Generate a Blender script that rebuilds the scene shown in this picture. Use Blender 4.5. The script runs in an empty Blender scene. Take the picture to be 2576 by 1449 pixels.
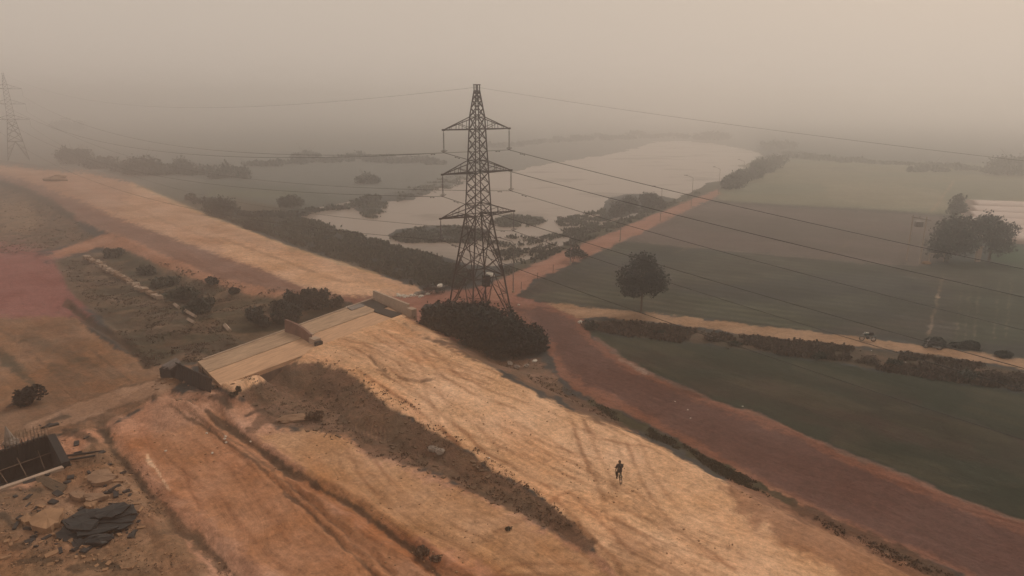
import bpy, bmesh, math, random
import numpy as np
from mathutils import Vector, Matrix

random.seed(7); rng = np.random.default_rng(11)
scene = bpy.context.scene
COL = scene.collection

# ------------------------------------------------------------------ camera, sky, sun, exposure
TH = math.radians(15.1); H = 29.0; F = 24/36*2576
cam_d = bpy.data.cameras.new('camera'); cam_d.lens = 24; cam_d.sensor_width = 36
cam_d.clip_end = 6000; cam_d.clip_start = 0.5
cam = bpy.data.objects.new('camera', cam_d); COL.objects.link(cam)
cam.location = (0, 0, H); cam.rotation_euler = (math.pi/2-TH, 0, 0)
scene.camera = cam

world = bpy.data.worlds.new('World'); scene.world = world; world.use_nodes = True
wn = world.node_tree; wn.nodes.clear()
SUN_EL, SUN_AZ = math.radians(42), math.radians(40)     # azimuth clockwise from +Y
sky = wn.nodes.new('ShaderNodeTexSky'); sky.sky_type = 'NISHITA'; sky.sun_disc = False
sky.sun_elevation = SUN_EL; sky.sun_rotation = SUN_AZ
sky.air_density = 2.0; sky.dust_density = 8.0; sky.ozone_density = 1.0
tint = wn.nodes.new('ShaderNodeMix'); tint.data_type = 'RGBA'; tint.blend_type = 'MULTIPLY'
tint.inputs['Factor'].default_value = 1.0; tint.inputs['B'].default_value = (1.0, 0.82, 0.66, 1)
smoke = wn.nodes.new('ShaderNodeMix'); smoke.data_type = 'RGBA'
smoke.inputs['Factor'].default_value = 0.93
smoke.inputs['B'].default_value = (5.95, 5.08, 4.3, 1)      # smoke pall over the whole sky
bgn = wn.nodes.new('ShaderNodeBackground'); bgn.inputs['Strength'].default_value = 0.10
wo = wn.nodes.new('ShaderNodeOutputWorld')
wn.links.new(sky.outputs[0], tint.inputs['A']); wn.links.new(tint.outputs['Result'], smoke.inputs['A'])
wn.links.new(smoke.outputs['Result'], bgn.inputs['Color']); wn.links.new(bgn.outputs[0], wo.inputs[0])

sun_d = bpy.data.lights.new('sun', 'SUN'); sun_d.energy = 1.5; sun_d.angle = math.radians(25)
sun_d.color = (1.0, 0.88, 0.74)
sun = bpy.data.objects.new('sun', sun_d); COL.objects.link(sun)
sdir = Vector((math.sin(SUN_AZ)*math.cos(SUN_EL), math.cos(SUN_AZ)*math.cos(SUN_EL), math.sin(SUN_EL)))
sun.rotation_euler = (-sdir).to_track_quat('-Z', 'Y').to_euler(); sun.location = (60, 60, 80)

scene.view_settings.view_transform = 'Standard'; scene.view_settings.look = 'None'
scene.view_settings.exposure = 0.0; scene.view_settings.gamma = 1.0
scene.view_settings.use_curve_mapping = False
scene.cycles.volume_bounces = 3
scene.cycles.max_bounces = 8

# ------------------------------------------------------------------ helpers
CT, ST = math.cos(TH), math.sin(TH)
def G(px, py, z=0.0):
    """point of the plane at height z that the photograph shows at (px, py)"""
    dx = (px-1288)/F; u = (724.5-py)/F
    t = (z-H)/(-ST+u*CT)
    return np.array([dx*t, (CT+u*ST)*t, z])
def proj(x, y, z):
    zz = z-H; d = np.maximum(y*CT-zz*ST, 2.0); u = y*ST+zz*CT
    return 1288+F*x/d, 724.5-F*u/d
def sstep(a, b, x):
    t = np.clip((x-a)/(b-a), 0, 1); return t*t*(3-2*t)
def _hash(i, j, seed):
    n = (i.astype(np.int64)*374761393 + j.astype(np.int64)*668265263 + seed*1274126177) & 0xffffffff
    n = ((n ^ (n >> 13))*1274126177) & 0xffffffff
    return ((n ^ (n >> 16)) & 0xffff)/65535.0
def vnoise(x, y, seed=0):
    i = np.floor(x); j = np.floor(y); u = x-i; v = y-j
    u = u*u*(3-2*u); v = v*v*(3-2*v)
    a = _hash(i, j, seed); b = _hash(i+1, j, seed); c = _hash(i, j+1, seed); d = _hash(i+1, j+1, seed)
    return (a*(1-u)+b*u)*(1-v)+(c*(1-u)+d*u)*v
def fbm(x, y, seed=0, octv=4):
    s = 0; a = .5; t = 0
    for k in range(octv):
        s = s+a*vnoise(x, y, seed+k*17); t += a; x = x*2.03+5.1; y = y*2.03-3.7; a *= .5
    return s/t
def inside(x, y, poly):
    r = np.zeros(x.shape, bool); n = len(poly)
    for k in range(n):
        x0, y0 = poly[k][:2]; x1, y1 = poly[(k+1) % n][:2]
        if y0 == y1: continue
        r ^= ((y0 > y) != (y1 > y)) & (x < (x1-x0)*(y-y0)/(y1-y0)+x0)
    return r
def segdist(x, y, pts, closed):
    d = np.full(x.shape, 1e9); n = len(pts)
    for k in range(n if closed else n-1):
        x0, y0 = pts[k][:2]; x1, y1 = pts[(k+1) % n][:2]
        ex, ey = x1-x0, y1-y0; L = ex*ex+ey*ey+1e-9
        t = np.clip(((x-x0)*ex+(y-y0)*ey)/L, 0, 1)
        d = np.minimum(d, (x-x0-t*ex)**2+(y-y0-t*ey)**2)
    return np.sqrt(d)
def sdist(x, y, poly):
    """signed distance, positive inside"""
    d = segdist(x, y, poly, True); return np.where(inside(x, y, poly), d, -d)

# highway direction (rut, streak and furrow direction)
HA = math.radians(133.5)            # azimuth from +X
HX, HY = math.cos(HA), math.sin(HA)

# ------------------------------------------------------------------ terrain height (world space)
def W(pts, z): return [G(px, py, z)[:2] for px, py in pts]
PR_px = [(738,900),(790,868),(900,829),(1012,786),(1028,800),(1120,848),(1200,900),(1290,955),(1360,1000),(1440,1035),(1500,1050),(1560,1075),(1700,1150),
         (1850,1225),(2000,1302),(2150,1372),(2300,1452),(2700,1650),(1950,1900),(1600,1500),(1500,1372),(1430,1310),(1330,1245),
         (1230,1180),(1140,1118),(1040,1066),(950,1004),(900,952),(830,916)]
def zr_at(y): return 0.7+1.42*sstep(44, 70, y)
PR = []
for p in PR_px:
    z = 1.2
    for _ in range(4): z = float(zr_at(G(p[0], p[1], z)[1]))
    PR.append(G(p[0], p[1], z)[:2])
PF_px = [(-900,396),(0,416),(100,429),(220,435),(330,462),(430,507),(530,547),(640,587),(740,627),(850,662),(950,692),(1000,708),
         (960,735),(850,744),(760,740),(660,720),(520,693),(400,643),(280,588),(170,535),(0,452),(-900,420)]
PF = W(PF_px, 1.3)
PATH_px = [(1240,742),(1300,718),(1400,668),(1480,630),(1600,576),(1700,530),(1812,483),(1900,452),(2000,425)]
PATH = W(PATH_px, .6)
PATH_hw = [2.6, 2.6, 2.6, 2.6, 2.7, 2.7, 2.7, 2.7, 2.7]
TRACK_px = [(1290,770),(1400,777),(1500,786),(1600,795),(1700,806),(1900,832),(2100,856),(2200,867),(2350,887),(2576,922),(2800,960)]
TRACK = W(TRACK_px, 0)
POND_px = [(763,545),(771,531),(823,518),(901,503),(935,507),(964,508),(1032,503),(1037,495),(1073,487),(1084,474),(1136,471),(1146,456),
           (1175,445),(1233,432),(1299,430),(1351,419),(1442,401),(1520,391),(1598,372),(1650,357),(1715,354),(1794,362),(1860,372),(1915,388),
           (1880,412),(1855,432),(1815,454),(1768,471),(1700,500),(1640,520),(1560,550),(1500,575),(1420,610),(1350,640),(1290,662),
           (1240,672),(1180,668),(1150,660),(1084,641),(1032,625),(980,612),(928,597),(862,578),(823,563),(787,552)]
POND_Z = -0.9
POND = W(POND_px, POND_Z)
ISL = [W(p, POND_Z) for p in ([(905,498),(940,500),(975,505),(962,530),(945,541),(915,538),(898,528)],
      [(975,592),(1000,578),(1060,570),(1130,567),(1200,573),(1240,580),(1215,592),(1180,604),(1100,600),(1030,606)],
      [(1247,548),(1300,540),(1364,548),(1350,558),(1290,562),(1250,560)],
      [(1500,560),(1520,516),(1533,498),(1575,488),(1640,490),(1700,500),(1640,530)])]
RAMP = W([(425,935),(470,935),(548,952),(575,968),(552,988),(520,1000),(470,990),(410,972)], 1.62)
SPILL = W([(556,966),(600,956),(650,942),(625,960),(588,976)], 2.1)
PIT = W([(560,862),(640,822),(720,800),(850,772),(925,757),(760,812),(640,858),(530,905)], .3)
BOX_px = [(-160,1192),(119,1098),(155,1168),(-120,1262)]
BOXW = W(BOX_px, 0.35)
DARKBANK = W([(560,560),(787,552),(928,597),(1084,641),(1150,660),(1290,670),(1180,725),(1050,725),(850,660),(640,585)], 0)
RUTS = [  # px polyline, z plane, half width m, dz
    ([(430,1018),(530,1040),(620,1110),(700,1172),(800,1230),(880,1275),(960,1335),(1030,1385),(1110,1449),(1250,1560)], 0, .55, -.42),
    ([(470,1030),(560,1090),(640,1160),(700,1225),(760,1275),(850,1360),(905,1410),(960,1470)], 0, .22, -.14),
    ([(495,1040),(590,1105),(670,1175),(730,1225),(800,1285),(900,1370),(990,1449)], 0, .22, -.14),
    ([(250,1060),(300,1150),(345,1205),(390,1260),(440,1310),(500,1365),(560,1430),(620,1500)], 0, .7, -.35),
    ([(170,770),(230,815),(290,850),(340,890),(372,925)], 0, .5, -.35),
    ([(930,895),(950,925),(990,952),(1050,962),(1080,955)], 1.9, .3, -.12),
]
RUTW = [(W(p, z), w, dz) for p, z, w, dz in RUTS]
MOUNDS_px = [(1115,1000,.0,2,.0)]
def bump(x, y, c, r, h): return h*np.exp(-((x-c[0])**2+(y-c[1])**2)/(r*r))
WEEDY = W([(135,655),(260,628),(330,632),(480,705),(640,745),(850,745),(860,790),(700,860),(520,905),(380,925),(250,800),(180,740)], 0)
WEEDY2 = W([(-300,452),(0,458),(170,548),(235,600),(100,632),(-300,650)], .5)
LOW_L = W([(-300,1270),(155,1175),(260,1100),(330,1180),(430,1300),(560,1449),(700,1600),(-300,1600)], 0)
MEDIAN = W([(600,1000),(740,915),(830,925),(950,1010),(1040,1070),(1230,1185),(1420,1310),(1500,1390),(1400,1345),(1200,1245),(1000,1165),(930,1150),(860,1095),(690,1075)], 1.0)
BR = [W([(2000,1295),(2300,1440)], .5)]
def hfun(x, y, fine=True):
    x = np.asarray(x, float); y = np.asarray(y, float)
    z = 0.5*(fbm(x*.03, y*.03, 3, 3)-.5)
    far = np.clip((np.hypot(x, y)-300)/600, 0, 1)
    z = z*(1-far)
    wob = 1.6*(fbm(x*.25, y*.25, 21, 3)-.5)
    # embanked highway in front
    d = sdist(x, y, PR)+wob*.7
    top = zr_at(y)
    z = np.maximum(z, top-np.maximum(-d+.4, 0)*.42*(.8+.5*vnoise(x*.3, y*.3, 5)))
    z = np.where(d > .4, top, z)
    # embanked highway beyond the deck, climbing far left
    d = sdist(x, y, PF)+wob*.6
    L = np.hypot(x+4, y-90); Lt = sstep(8, 35, L)
    topf = .15+1.15*Lt+2.6*sstep(150, 330, L)
    z = np.maximum(z, np.where(d > 0, topf, topf+d*.28))
    d = sdist(x, y, RAMP)+wob*.4; z = np.maximum(z, 1.35-np.maximum(-d, 0)*.30)
    d = sdist(x, y, SPILL)+wob*.35; z = np.maximum(z, 2.20-np.maximum(-d, 0)*1.25)
    # red path causeway
    d = segdist(x, y, PATH, False)
    z = np.maximum(z, .6-np.maximum(d-2.9, 0)*.3)
    # pond bed, shore
    near = (x > -150) & (x < 330) & (y > 90) & (y < 800)
    dp = np.full(x.shape, -99.)
    if near.any():
        xs, ys = x[near], y[near]
        wp = .004*ys
        q = sdist(xs+wp*6*(fbm(xs*.09, ys*.09, 31, 3)-.5), ys+wp*9*(fbm(xs*.09, ys*.09, 37, 3)-.5), POND)
        for isl in ISL:
            qi = sdist(xs+3*(fbm(xs*.12, ys*.12, 41, 3)-.5), ys+5*(fbm(xs*.12, ys*.12, 43, 3)-.5), isl)
            q = np.minimum(q, -qi)
        dp[near] = q
    zp = POND_Z-.25-.02*np.clip(dp, 0, 40)
    zs = POND_Z+.12+np.clip(-dp, 0, 40)*.14
    z = np.where(dp > 0, zp, np.minimum(z, np.maximum(zs, POND_Z+.05)))
    # ravine beside the bridge deck
    d = sdist(x, y, PIT); z = z-1.2*sstep(-2.5, 1.5, d)
    # ruts
    for pts, w, dz in RUTW:
        d = segdist(x+.35*(vnoise(x*.7, y*.7, 51)-.5), y+.35*(vnoise(x*.7, y*.7, 53)-.5), pts, False)
        z = z+dz*np.exp(-(d/w)**2)+(-dz*.45)*np.exp(-((d-w*1.9)/(w*.8))**2)*(.5+vnoise(x*.6, y*.6, 57))
    # rough, weedy ground
    for poly, amp, sc in ((WEEDY, 1.3, .22), (WEEDY2, 1.0, .15), (LOW_L, .4, .45), (MEDIAN, .45, .5)):
        m = sstep(-1, 3, sdist(x, y, poly))
        if amp: z = z+amp*m*(fbm(x*sc, y*sc, 61, 4)-.5)*1.2
    # fine unevenness along the driving direction
    u = x*HX+y*HY; v = -x*HY+y*HX
    if fine:
        z = z+(.07*(fbm(u*.12, v*1.3, 71, 3)-.5)+.05*(fbm(x*1.1, y*1.1, 73, 3)-.5))*(1-far)
    # open concrete box in the ground at lower left
    d = sdist(x, y, BOXW); z = np.where(d > -.22, -2.6, z)
    return z
def gz(x, y): return float(hfun(np.array([x]), np.array([y]))[0])
def GP(px, py):
    z = 0.
    for _ in range(7):
        p = G(px, py, z); z = .5*z+.5*gz(p[0], p[1])
    p = G(px, py, z); return Vector((p[0], p[1], gz(p[0], p[1])))

# ------------------------------------------------------------------ object helpers
def tag(o, label=None, cat=None, group=None, kind=None):
    if label: o['label'] = label
    if cat: o['category'] = cat
    if group: o['group'] = group
    if kind: o['kind'] = kind
    return o
def empty(name, loc, rz=0.):
    o = bpy.data.objects.new(name, None); COL.objects.link(o)
    o.location = loc; o.rotation_euler = (0, 0, rz); o.empty_display_size = .3
    return o
def link(name, me, m=None, parent=None):
    o = bpy.data.objects.new(name, me); COL.objects.link(o)
    if m is not None and not me.materials: me.materials.append(m)
    if parent is not None: o.parent = parent
    return o
def fastmesh(name, V, Fc, attr=None):
    """V (n,3), Fc (m,k) arrays"""
    me = bpy.data.meshes.new(name); V = np.asarray(V, np.float32); Fc = np.asarray(Fc, np.int32); k = Fc.shape[1]
    me.vertices.add(len(V)); me.vertices.foreach_set('co', V.ravel())
    me.loops.add(Fc.size); me.loops.foreach_set('vertex_index', Fc.ravel())
    me.polygons.add(len(Fc)); me.polygons.foreach_set('loop_start', np.arange(0, Fc.size, k, dtype=np.int32))
    me.update(calc_edges=True)
    if attr:
        for nm, a in attr.items():
            a = np.asarray(a, np.float32)
            if a.ndim == 1: at = me.attributes.new(nm, 'FLOAT', 'POINT'); at.data.foreach_set('value', a)
            else:
                at = me.attributes.new(nm, 'FLOAT_COLOR', 'POINT')
                at.data.foreach_set('color', np.concatenate([a, np.ones((len(a), 1), np.float32)], 1).ravel())
    return me
class MB:
    def __init__(s): s.v = []; s.f = []
    def quadbox(s, P):      # 8 points: bottom 4, top 4
        b = len(s.v); s.v += [tuple(p) for p in P]
        s.f += [(b+3,b+2,b+1,b), (b+4,b+5,b+6,b+7)]+[(b+i, b+(i+1) % 4, b+4+(i+1) % 4, b+4+i) for i in range(4)]
        return s
    def box(s, c, size, rz=0., tilt=None):
        M = Matrix.Rotation(rz, 3, 'Z')
        if tilt is not None: M = M @ tilt
        hx, hy, hz = size[0]/2, size[1]/2, size[2]/2
        P = [Vector(c)+M @ Vector((x*hx, y*hy, z*hz)) for z in (-1, 1) for x, y in ((-1,-1),(1,-1),(1,1),(-1,1))]
        return s.quadbox(P)
    def bar(s, a, b, r, r2=None, n=6, caps=True):
        a = Vector(a); b = Vector(b); r2 = r if r2 is None else r2
        d = (b-a); q = d.to_track_quat('Z', 'Y'); k = len(s.v)
        for P, R in ((a, r), (b, r2)):
            for i in range(n):
                t = 2*math.pi*i/n; s.v.append(tuple(P+q @ Vector((R*math.cos(t), R*math.sin(t), 0))))
        s.f += [(k+i, k+(i+1) % n, k+n+(i+1) % n, k+n+i) for i in range(n)]
        if caps: s.f += [tuple(range(k+n-1, k-1, -1)), tuple(range(k+n, k+2*n))]
        return s
    def path(s, pts, r, n=6, taper=None):
        for i in range(len(pts)-1):
            ra = r if taper is None else r*(1-(1-taper)*i/(len(pts)-1)); rb = r if taper is None else r*(1-(1-taper)*(i+1)/(len(pts)-1))
            s.bar(pts[i], pts[i+1], ra, rb, n)
        return s
    def torus(s, c, R, r, axis=(1,0,0), n=20, m=6):
        q = Vector(axis).to_track_quat('Z', 'Y'); k = len(s.v)
        for i in range(n):
            t = 2*math.pi*i/n
            for j in range(m):
                p = 2*math.pi*j/m; w = R+r*math.cos(p)
                s.v.append(tuple(Vector(c)+q @ Vector((w*math.cos(t), w*math.sin(t), r*math.sin(p)))))
        for i in range(n):
            for j in range(m):
                s.f.append((k+i*m+j, k+((i+1) % n)*m+j, k+((i+1) % n)*m+(j+1) % m, k+i*m+(j+1) % m))
        return s
    def blob(s, c, rad, n=10, m=7, jit=0., rz=0., seed=0):
        k = len(s.v); rr = random.Random(seed); M = Matrix.Rotation(rz, 3, 'Z')
        for i in range(m+1):
            ph = math.pi*i/m
            for j in range(n):
                t = 2*math.pi*j/n; J = 1+jit*(rr.random()-.5)
                s.v.append(tuple(Vector(c)+M @ Vector((rad[0]*math.sin(ph)*math.cos(t)*J, rad[1]*math.sin(ph)*math.sin(t)*J, rad[2]*math.cos(ph)*J))))
        for i in range(m):
            for j in range(n):
                s.f.append((k+i*n+j, k+(i+1)*n+j, k+(i+1)*n+(j+1) % n, k+i*n+(j+1) % n))
        return s
    def build(s, name, m, parent=None, smooth=False):
        me = bpy.data.meshes.new(name); me.from_pydata(s.v, [], s.f); me.update()
        if smooth: me.polygons.foreach_set('use_smooth', [True]*len(me.polygons))
        return link(name, me, m, parent)

# ------------------------------------------------------------------ materials
def nodes(name):
    m = bpy.data.materials.new(name); m.use_nodes = True; nt = m.node_tree
    return m, nt, nt.nodes['Principled BSDF']
def N(nt, t, **kw):
    n = nt.nodes.new(t)
    for k, v in kw.items():
        if k in n.inputs: n.inputs[k].default_value = v
        else: setattr(n, k, v)
    return n
def simple(name, col, rough=.85, var=.35, scale=3., metal=0., bumps=.3, col2=None, stretch=None, spec=.3, rot=None):
    m, nt, b = nodes(name); b.inputs['Roughness'].default_value = rough; b.inputs['Metallic'].default_value = metal
    b.inputs['Specular IOR Level'].default_value = spec
    tc = N(nt, 'ShaderNodeTexCoord'); mp = N(nt, 'ShaderNodeMapping')
    if stretch: mp.inputs['Scale'].default_value = stretch
    if rot is not None:
        vr = N(nt, 'ShaderNodeVectorRotate', rotation_type='Z_AXIS'); vr.inputs['Angle'].default_value = -rot
        nt.links.new(tc.outputs['Object'], vr.inputs['Vector']); nt.links.new(vr.outputs[0], mp.inputs[0])
    else: nt.links.new(tc.outputs['Object'], mp.inputs[0])
    no = N(nt, 'ShaderNodeTexNoise', Scale=scale, Detail=6., Roughness=.65); nt.links.new(mp.outputs[0], no.inputs['Vector'])
    ra = N(nt, 'ShaderNodeMapRange'); ra.inputs['From Min'].default_value = .3; ra.inputs['From Max'].default_value = .7
    nt.links.new(no.outputs[0], ra.inputs[0])
    mx = N(nt, 'ShaderNodeMix', data_type='RGBA'); nt.links.new(ra.outputs[0], mx.inputs['Factor'])
    c2 = col2 or tuple(c*(1-var) for c in col)
    mx.inputs['A'].default_value = (*c2, 1); mx.inputs['B'].default_value = (*[min(1, c*(1+var*.5)) for c in col], 1)
    nt.links.new(mx.outputs['Result'], b.inputs['Base Color'])
    bp = N(nt, 'ShaderNodeBump', Strength=bumps, Distance=.05); nt.links.new(no.outputs[0], bp.inputs['Height'])
    nt.links.new(bp.outputs[0], b.inputs['Normal'])
    return m
def leaf_mat(name, dark, light):
    m, nt, b = nodes(name); b.inputs['Roughness'].default_value = .75; b.inputs['Specular IOR Level'].default_value = .15
    at = N(nt, 'ShaderNodeAttribute', attribute_name='tint'); mx = N(nt, 'ShaderNodeMix', data_type='RGBA')
    mx.inputs['A'].default_value = (*dark, 1); mx.inputs['B'].default_value = (*light, 1)
    nt.links.new(at.outputs['Fac'], mx.inputs['Factor']); nt.links.new(mx.outputs['Result'], b.inputs['Base Color'])
    return m
M = dict(
  steel=simple('galvanised_steel', (.055,.035,.035), .6, .3, 2., 0., .1),
  wire=simple('wire', (.02,.017,.017), .6, .1, 2., 0., 0.),
  insul=simple('porcelain', (.07,.05,.05), .4, .2, 4.),
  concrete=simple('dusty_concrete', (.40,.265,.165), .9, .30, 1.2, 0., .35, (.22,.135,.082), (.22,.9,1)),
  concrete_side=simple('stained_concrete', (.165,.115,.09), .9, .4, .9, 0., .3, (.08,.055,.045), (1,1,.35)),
  deck=simple('worn_deck', (.42,.290,.195), .9, .25, 3.2, 0., .4, (.22,.145,.095), (.16,1.0,1), rot=math.radians(60)),
  sanddeck=simple('sanded_deck', (.52,.330,.205), .95, .3, 3.0, 0., .8, (.34,.20,.125), (.16,1.1,1), rot=math.radians(62)),
  pale_concrete=simple('pale_concrete', (.38,.285,.22), .9, .25, 1.4, 0., .2),
  rust=simple('rust_sheet', (.20,.11,.085), .85, .35, 1.2, 0., .2, (.10,.055,.045)),
  board=simple('weathered_board', (.035,.033,.033), .9, .4, 4., 0., .3),
  tin=simple('weathered_tin', (.17,.15,.14), .7, .35, 3., 0., .3),
  blacksheet=simple('black_sheet', (.016,.018,.019), .55, .3, 1.5, 0., .3),
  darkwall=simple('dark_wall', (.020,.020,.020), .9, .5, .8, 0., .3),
  dirt=simple('dry_earth', (.30,.175,.10), .95, .35, .8, 0., .6),
  slab=simple('earth_slab', (.25,.155,.10), .95, .35, 1.2, 0., .6),
  greyrock=simple('grey_rubble', (.24,.20,.17), .9, .3, 2., 0., .5),
  white=simple('white_rubble', (.62,.57,.50), .8, .2, 2., 0., .3),
  wood=simple('grey_wood', (.18,.13,.09), .9, .35, 3., 0., .3),
  palepole=simple('pale_pole', (.34,.27,.22), .85, .25, 1., 0., .1),
  lamp=simple('lamp_pole', (.15,.12,.115), .6, .2, 1., 0., .1),
  plastic=simple('greenhouse_film', (.33,.235,.20), .6, .12, .12, 0., .1, (.27,.195,.165)),
  bark=simple('bark', (.13,.09,.07), .9, .4, 4., 0., .5),
  cloth=simple('dark_cloth', (.012,.012,.017), .9, .3, 5., 0., .2),
  trouser=simple('trouser_cloth', (.018,.020,.018), .9, .3, 5., 0., .2),
  skin=simple('skin', (.16,.08,.05), .6, .1, 5., 0., 0.),
  rubber=simple('rubber', (.015,.014,.013), .8, .2, 5., 0., .1),
  bike=simple('bicycle_paint', (.06,.055,.03), .5, .3, 5., 0., 0.),
  chrome=simple('scuffed_chrome', (.35,.35,.36), .35, .2, 5., .7, 0.),
  teal=simple('teal_paint', (.03,.10,.10), .4, .2, 5., 0., 0.),
  hair=simple('black_hair', (.01,.009,.009), .7, .2, 20., 0., .1),
  haybrown=simple('dry_weed', (.13,.085,.055), .95, .4, 2., 0., .4),
  bush=leaf_mat('thicket_leaf', (.005,.009,.011), (.030,.042,.041)),
  bush2=leaf_mat('thicket_tip_leaf', (.014,.021,.018), (.048,.062,.048)),
  tree=leaf_mat('tree_leaf', (.011,.016,.017), (.040,.050,.044)),
  scrub=leaf_mat('scrub_leaf', (.060,.044,.034), (.15,.105,.076)),
  weed=leaf_mat('weed_leaf', (.024,.032,.026), (.070,.076,.054)),
  black=leaf_mat('charred_leaf', (.005,.007,.006), (.018,.022,.018)),
)
def ground_mat():
    m, nt, b = nodes('earth_and_fields'); b.inputs['Roughness'].default_value = .95; b.inputs['Specular IOR Level'].default_value = .12
    L = nt.links.new
    geo = N(nt, 'ShaderNodeNewGeometry')
    col = N(nt, 'ShaderNodeAttribute', attribute_name='gcol')
    stk = N(nt, 'ShaderNodeAttribute', attribute_name='streak')
    wee = N(nt, 'ShaderNodeAttribute', attribute_name='weed')
    fur = N(nt, 'ShaderNodeAttribute', attribute_name='furrow')
    rot = N(nt, 'ShaderNodeVectorRotate', rotation_type='Z_AXIS'); rot.inputs['Angle'].default_value = -HA
    L(geo.outputs['Position'], rot.inputs['Vector'])
    warp = N(nt, 'ShaderNodeTexNoise', Scale=.05, Detail=2.); L(geo.outputs['Position'], warp.inputs['Vector'])
    wv = N(nt, 'ShaderNodeVectorMath', operation='MULTIPLY_ADD'); wv.inputs[1].default_value = (0, 9, 0)
    L(warp.outputs['Color'], wv.inputs[0]); L(rot.outputs[0], wv.inputs[2])
    def math_(op, a, bb, c=None):
        n = N(nt, 'ShaderNodeMath', operation=op)
        for i, v in enumerate((a, bb, c)):
            if v is None: continue
            if isinstance(v, (int, float)): n.inputs[i].default_value = v
            else: L(v, n.inputs[i])
        return n.outputs[0]
    def stretched(sx, sy, det=5., seed=0.):
        mp = N(nt, 'ShaderNodeMapping'); mp.inputs['Scale'].default_value = (sx, sy, sy); mp.inputs['Location'].default_value = (seed, seed*2, 0)
        L(wv.outputs[0], mp.inputs[0]); no = N(nt, 'ShaderNodeTexNoise', Scale=1., Detail=det, Roughness=.62); L(mp.outputs[0], no.inputs['Vector'])
        return no.outputs[0]
    def rng_(v, a, bb, c, d):
        n = N(nt, 'ShaderNodeMapRange'); L(v, n.inputs[0])
        for i, q in enumerate((a, bb, c, d)): n.inputs[i+1].default_value = q
        return n.outputs[0]
    s1 = stretched(.035, .55, 7.); s2 = stretched(.10, 2.6, 4., 13.); s3 = stretched(.02, .16, 3., 31.)
    n1 = N(nt, 'ShaderNodeTexNoise', Scale=.11, Detail=6., Roughness=.65); L(geo.outputs['Position'], n1.inputs['Vector'])
    n2 = N(nt, 'ShaderNodeTexNoise', Scale=1.3, Detail=7., Roughness=.75); L(geo.outputs['Position'], n2.inputs['Vector'])
    n3 = N(nt, 'ShaderNodeTexNoise', Scale=.35, Detail=8., Roughness=.72); L(geo.outputs['Position'], n3.inputs['Vector'])
    n4 = N(nt, 'ShaderNodeTexNoise', Scale=3.6, Detail=5., Roughness=.8); L(geo.outputs['Position'], n4.inputs['Vector'])
    s4 = stretched(.35, 5.5, 3., 47.)
    # streaks darken or redden the sand
    a = math_('MULTIPLY', rng_(s1, .45, .66, 0, 1), stk.outputs['Fac'])
    c = N(nt, 'ShaderNodeMix', data_type='RGBA', blend_type='MULTIPLY'); c.inputs['B'].default_value = (.60, .50, .45, 1)
    L(math_('MULTIPLY', a, .38), c.inputs['Factor']); L(col.outputs['Color'], c.inputs['A'])
    a2 = math_('MULTIPLY', rng_(s2, .55, .72, 0, 1), stk.outputs['Fac'])
    c2 = N(nt, 'ShaderNodeMix', data_type='RGBA', blend_type='MULTIPLY'); c2.inputs['B'].default_value = (.50, .44, .40, 1)
    L(math_('MULTIPLY', a2, .42), c2.inputs['Factor']); L(c.outputs['Result'], c2.inputs['A'])
    a3 = math_('MULTIPLY', rng_(s3, .48, .60, 0, 1), stk.outputs['Fac'])
    c3 = N(nt, 'ShaderNodeMix', data_type='RGBA', blend_type='MULTIPLY'); c3.inputs['B'].default_value = (1.0, .86, .76, 1)
    L(math_('MULTIPLY', a3, .9), c3.inputs['Factor']); L(c2.outputs['Result'], c3.inputs['A'])
    # weeds: dark green-brown tufts where noise peaks
    w = math_('MULTIPLY', rng_(n3.outputs[0], .44, .58, 0, 1), wee.outputs['Fac'])
    c4 = N(nt, 'ShaderNodeMix', data_type='RGBA'); c4.inputs['B'].default_value = (.062, .052, .036, 1)
    L(w, c4.inputs['Factor']); L(c3.outputs['Result'], c4.inputs['A'])
    # furrows in the ploughed fields
    frot = N(nt, 'ShaderNodeVectorRotate', rotation_type='Z_AXIS'); frot.inputs['Angle'].default_value = math.radians(-62)
    L(geo.outputs['Position'], frot.inputs['Vector'])
    fw = N(nt, 'ShaderNodeTexWave', Scale=.13, Distortion=3.0, Detail=3.); fw.inputs['Detail Scale'].default_value = .25; L(frot.outputs[0], fw.inputs['Vector'])
    f = math_('MULTIPLY', math_('MULTIPLY', fw.outputs['Fac'], fur.outputs['Fac']), rng_(n1.outputs[0], .35, .6, .25, 1))
    c5 = N(nt, 'ShaderNodeMix', data_type='RGBA', blend_type='MULTIPLY'); c5.inputs['B'].default_value = (2.1, 2.05, 1.75, 1)
    L(f, c5.inputs['Factor']); L(c4.outputs['Result'], c5.inputs['A'])
    # general mottling
    mot = math_('ADD', math_('MULTIPLY', rng_(n1.outputs[0], .3, .7, -.20, .20), 1.), rng_(n2.outputs[0], .25, .75, -.34, .34))
    mot = math_('ADD', mot, rng_(n3.outputs[0], .3, .7, -.15, .15)); mot = math_('ADD', mot, rng_(n4.outputs[0], .3, .7, -.32, .32)); mot = math_('ADD', mot, math_('MULTIPLY', rng_(s4, .32, .68, -.10, .10), stk.outputs['Fac'])); mot = math_('ADD', mot, 1.0)
    hsv = N(nt, 'ShaderNodeHueSaturation'); L(mot, hsv.inputs['Value']); L(c5.outputs['Result'], hsv.inputs['Color'])
    L(rng_(n1.outputs[0], .3, .7, 1.12, .88), hsv.inputs['Saturation'])
    L(hsv.outputs[0], b.inputs['Base Color'])
    hsum = math_('ADD', math_('MULTIPLY', n2.outputs[0], .35), math_('MULTIPLY', n3.outputs[0], .6))
    hsum = math_('ADD', hsum, math_('MULTIPLY', math_('ADD', s2, s1), .35))
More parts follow.
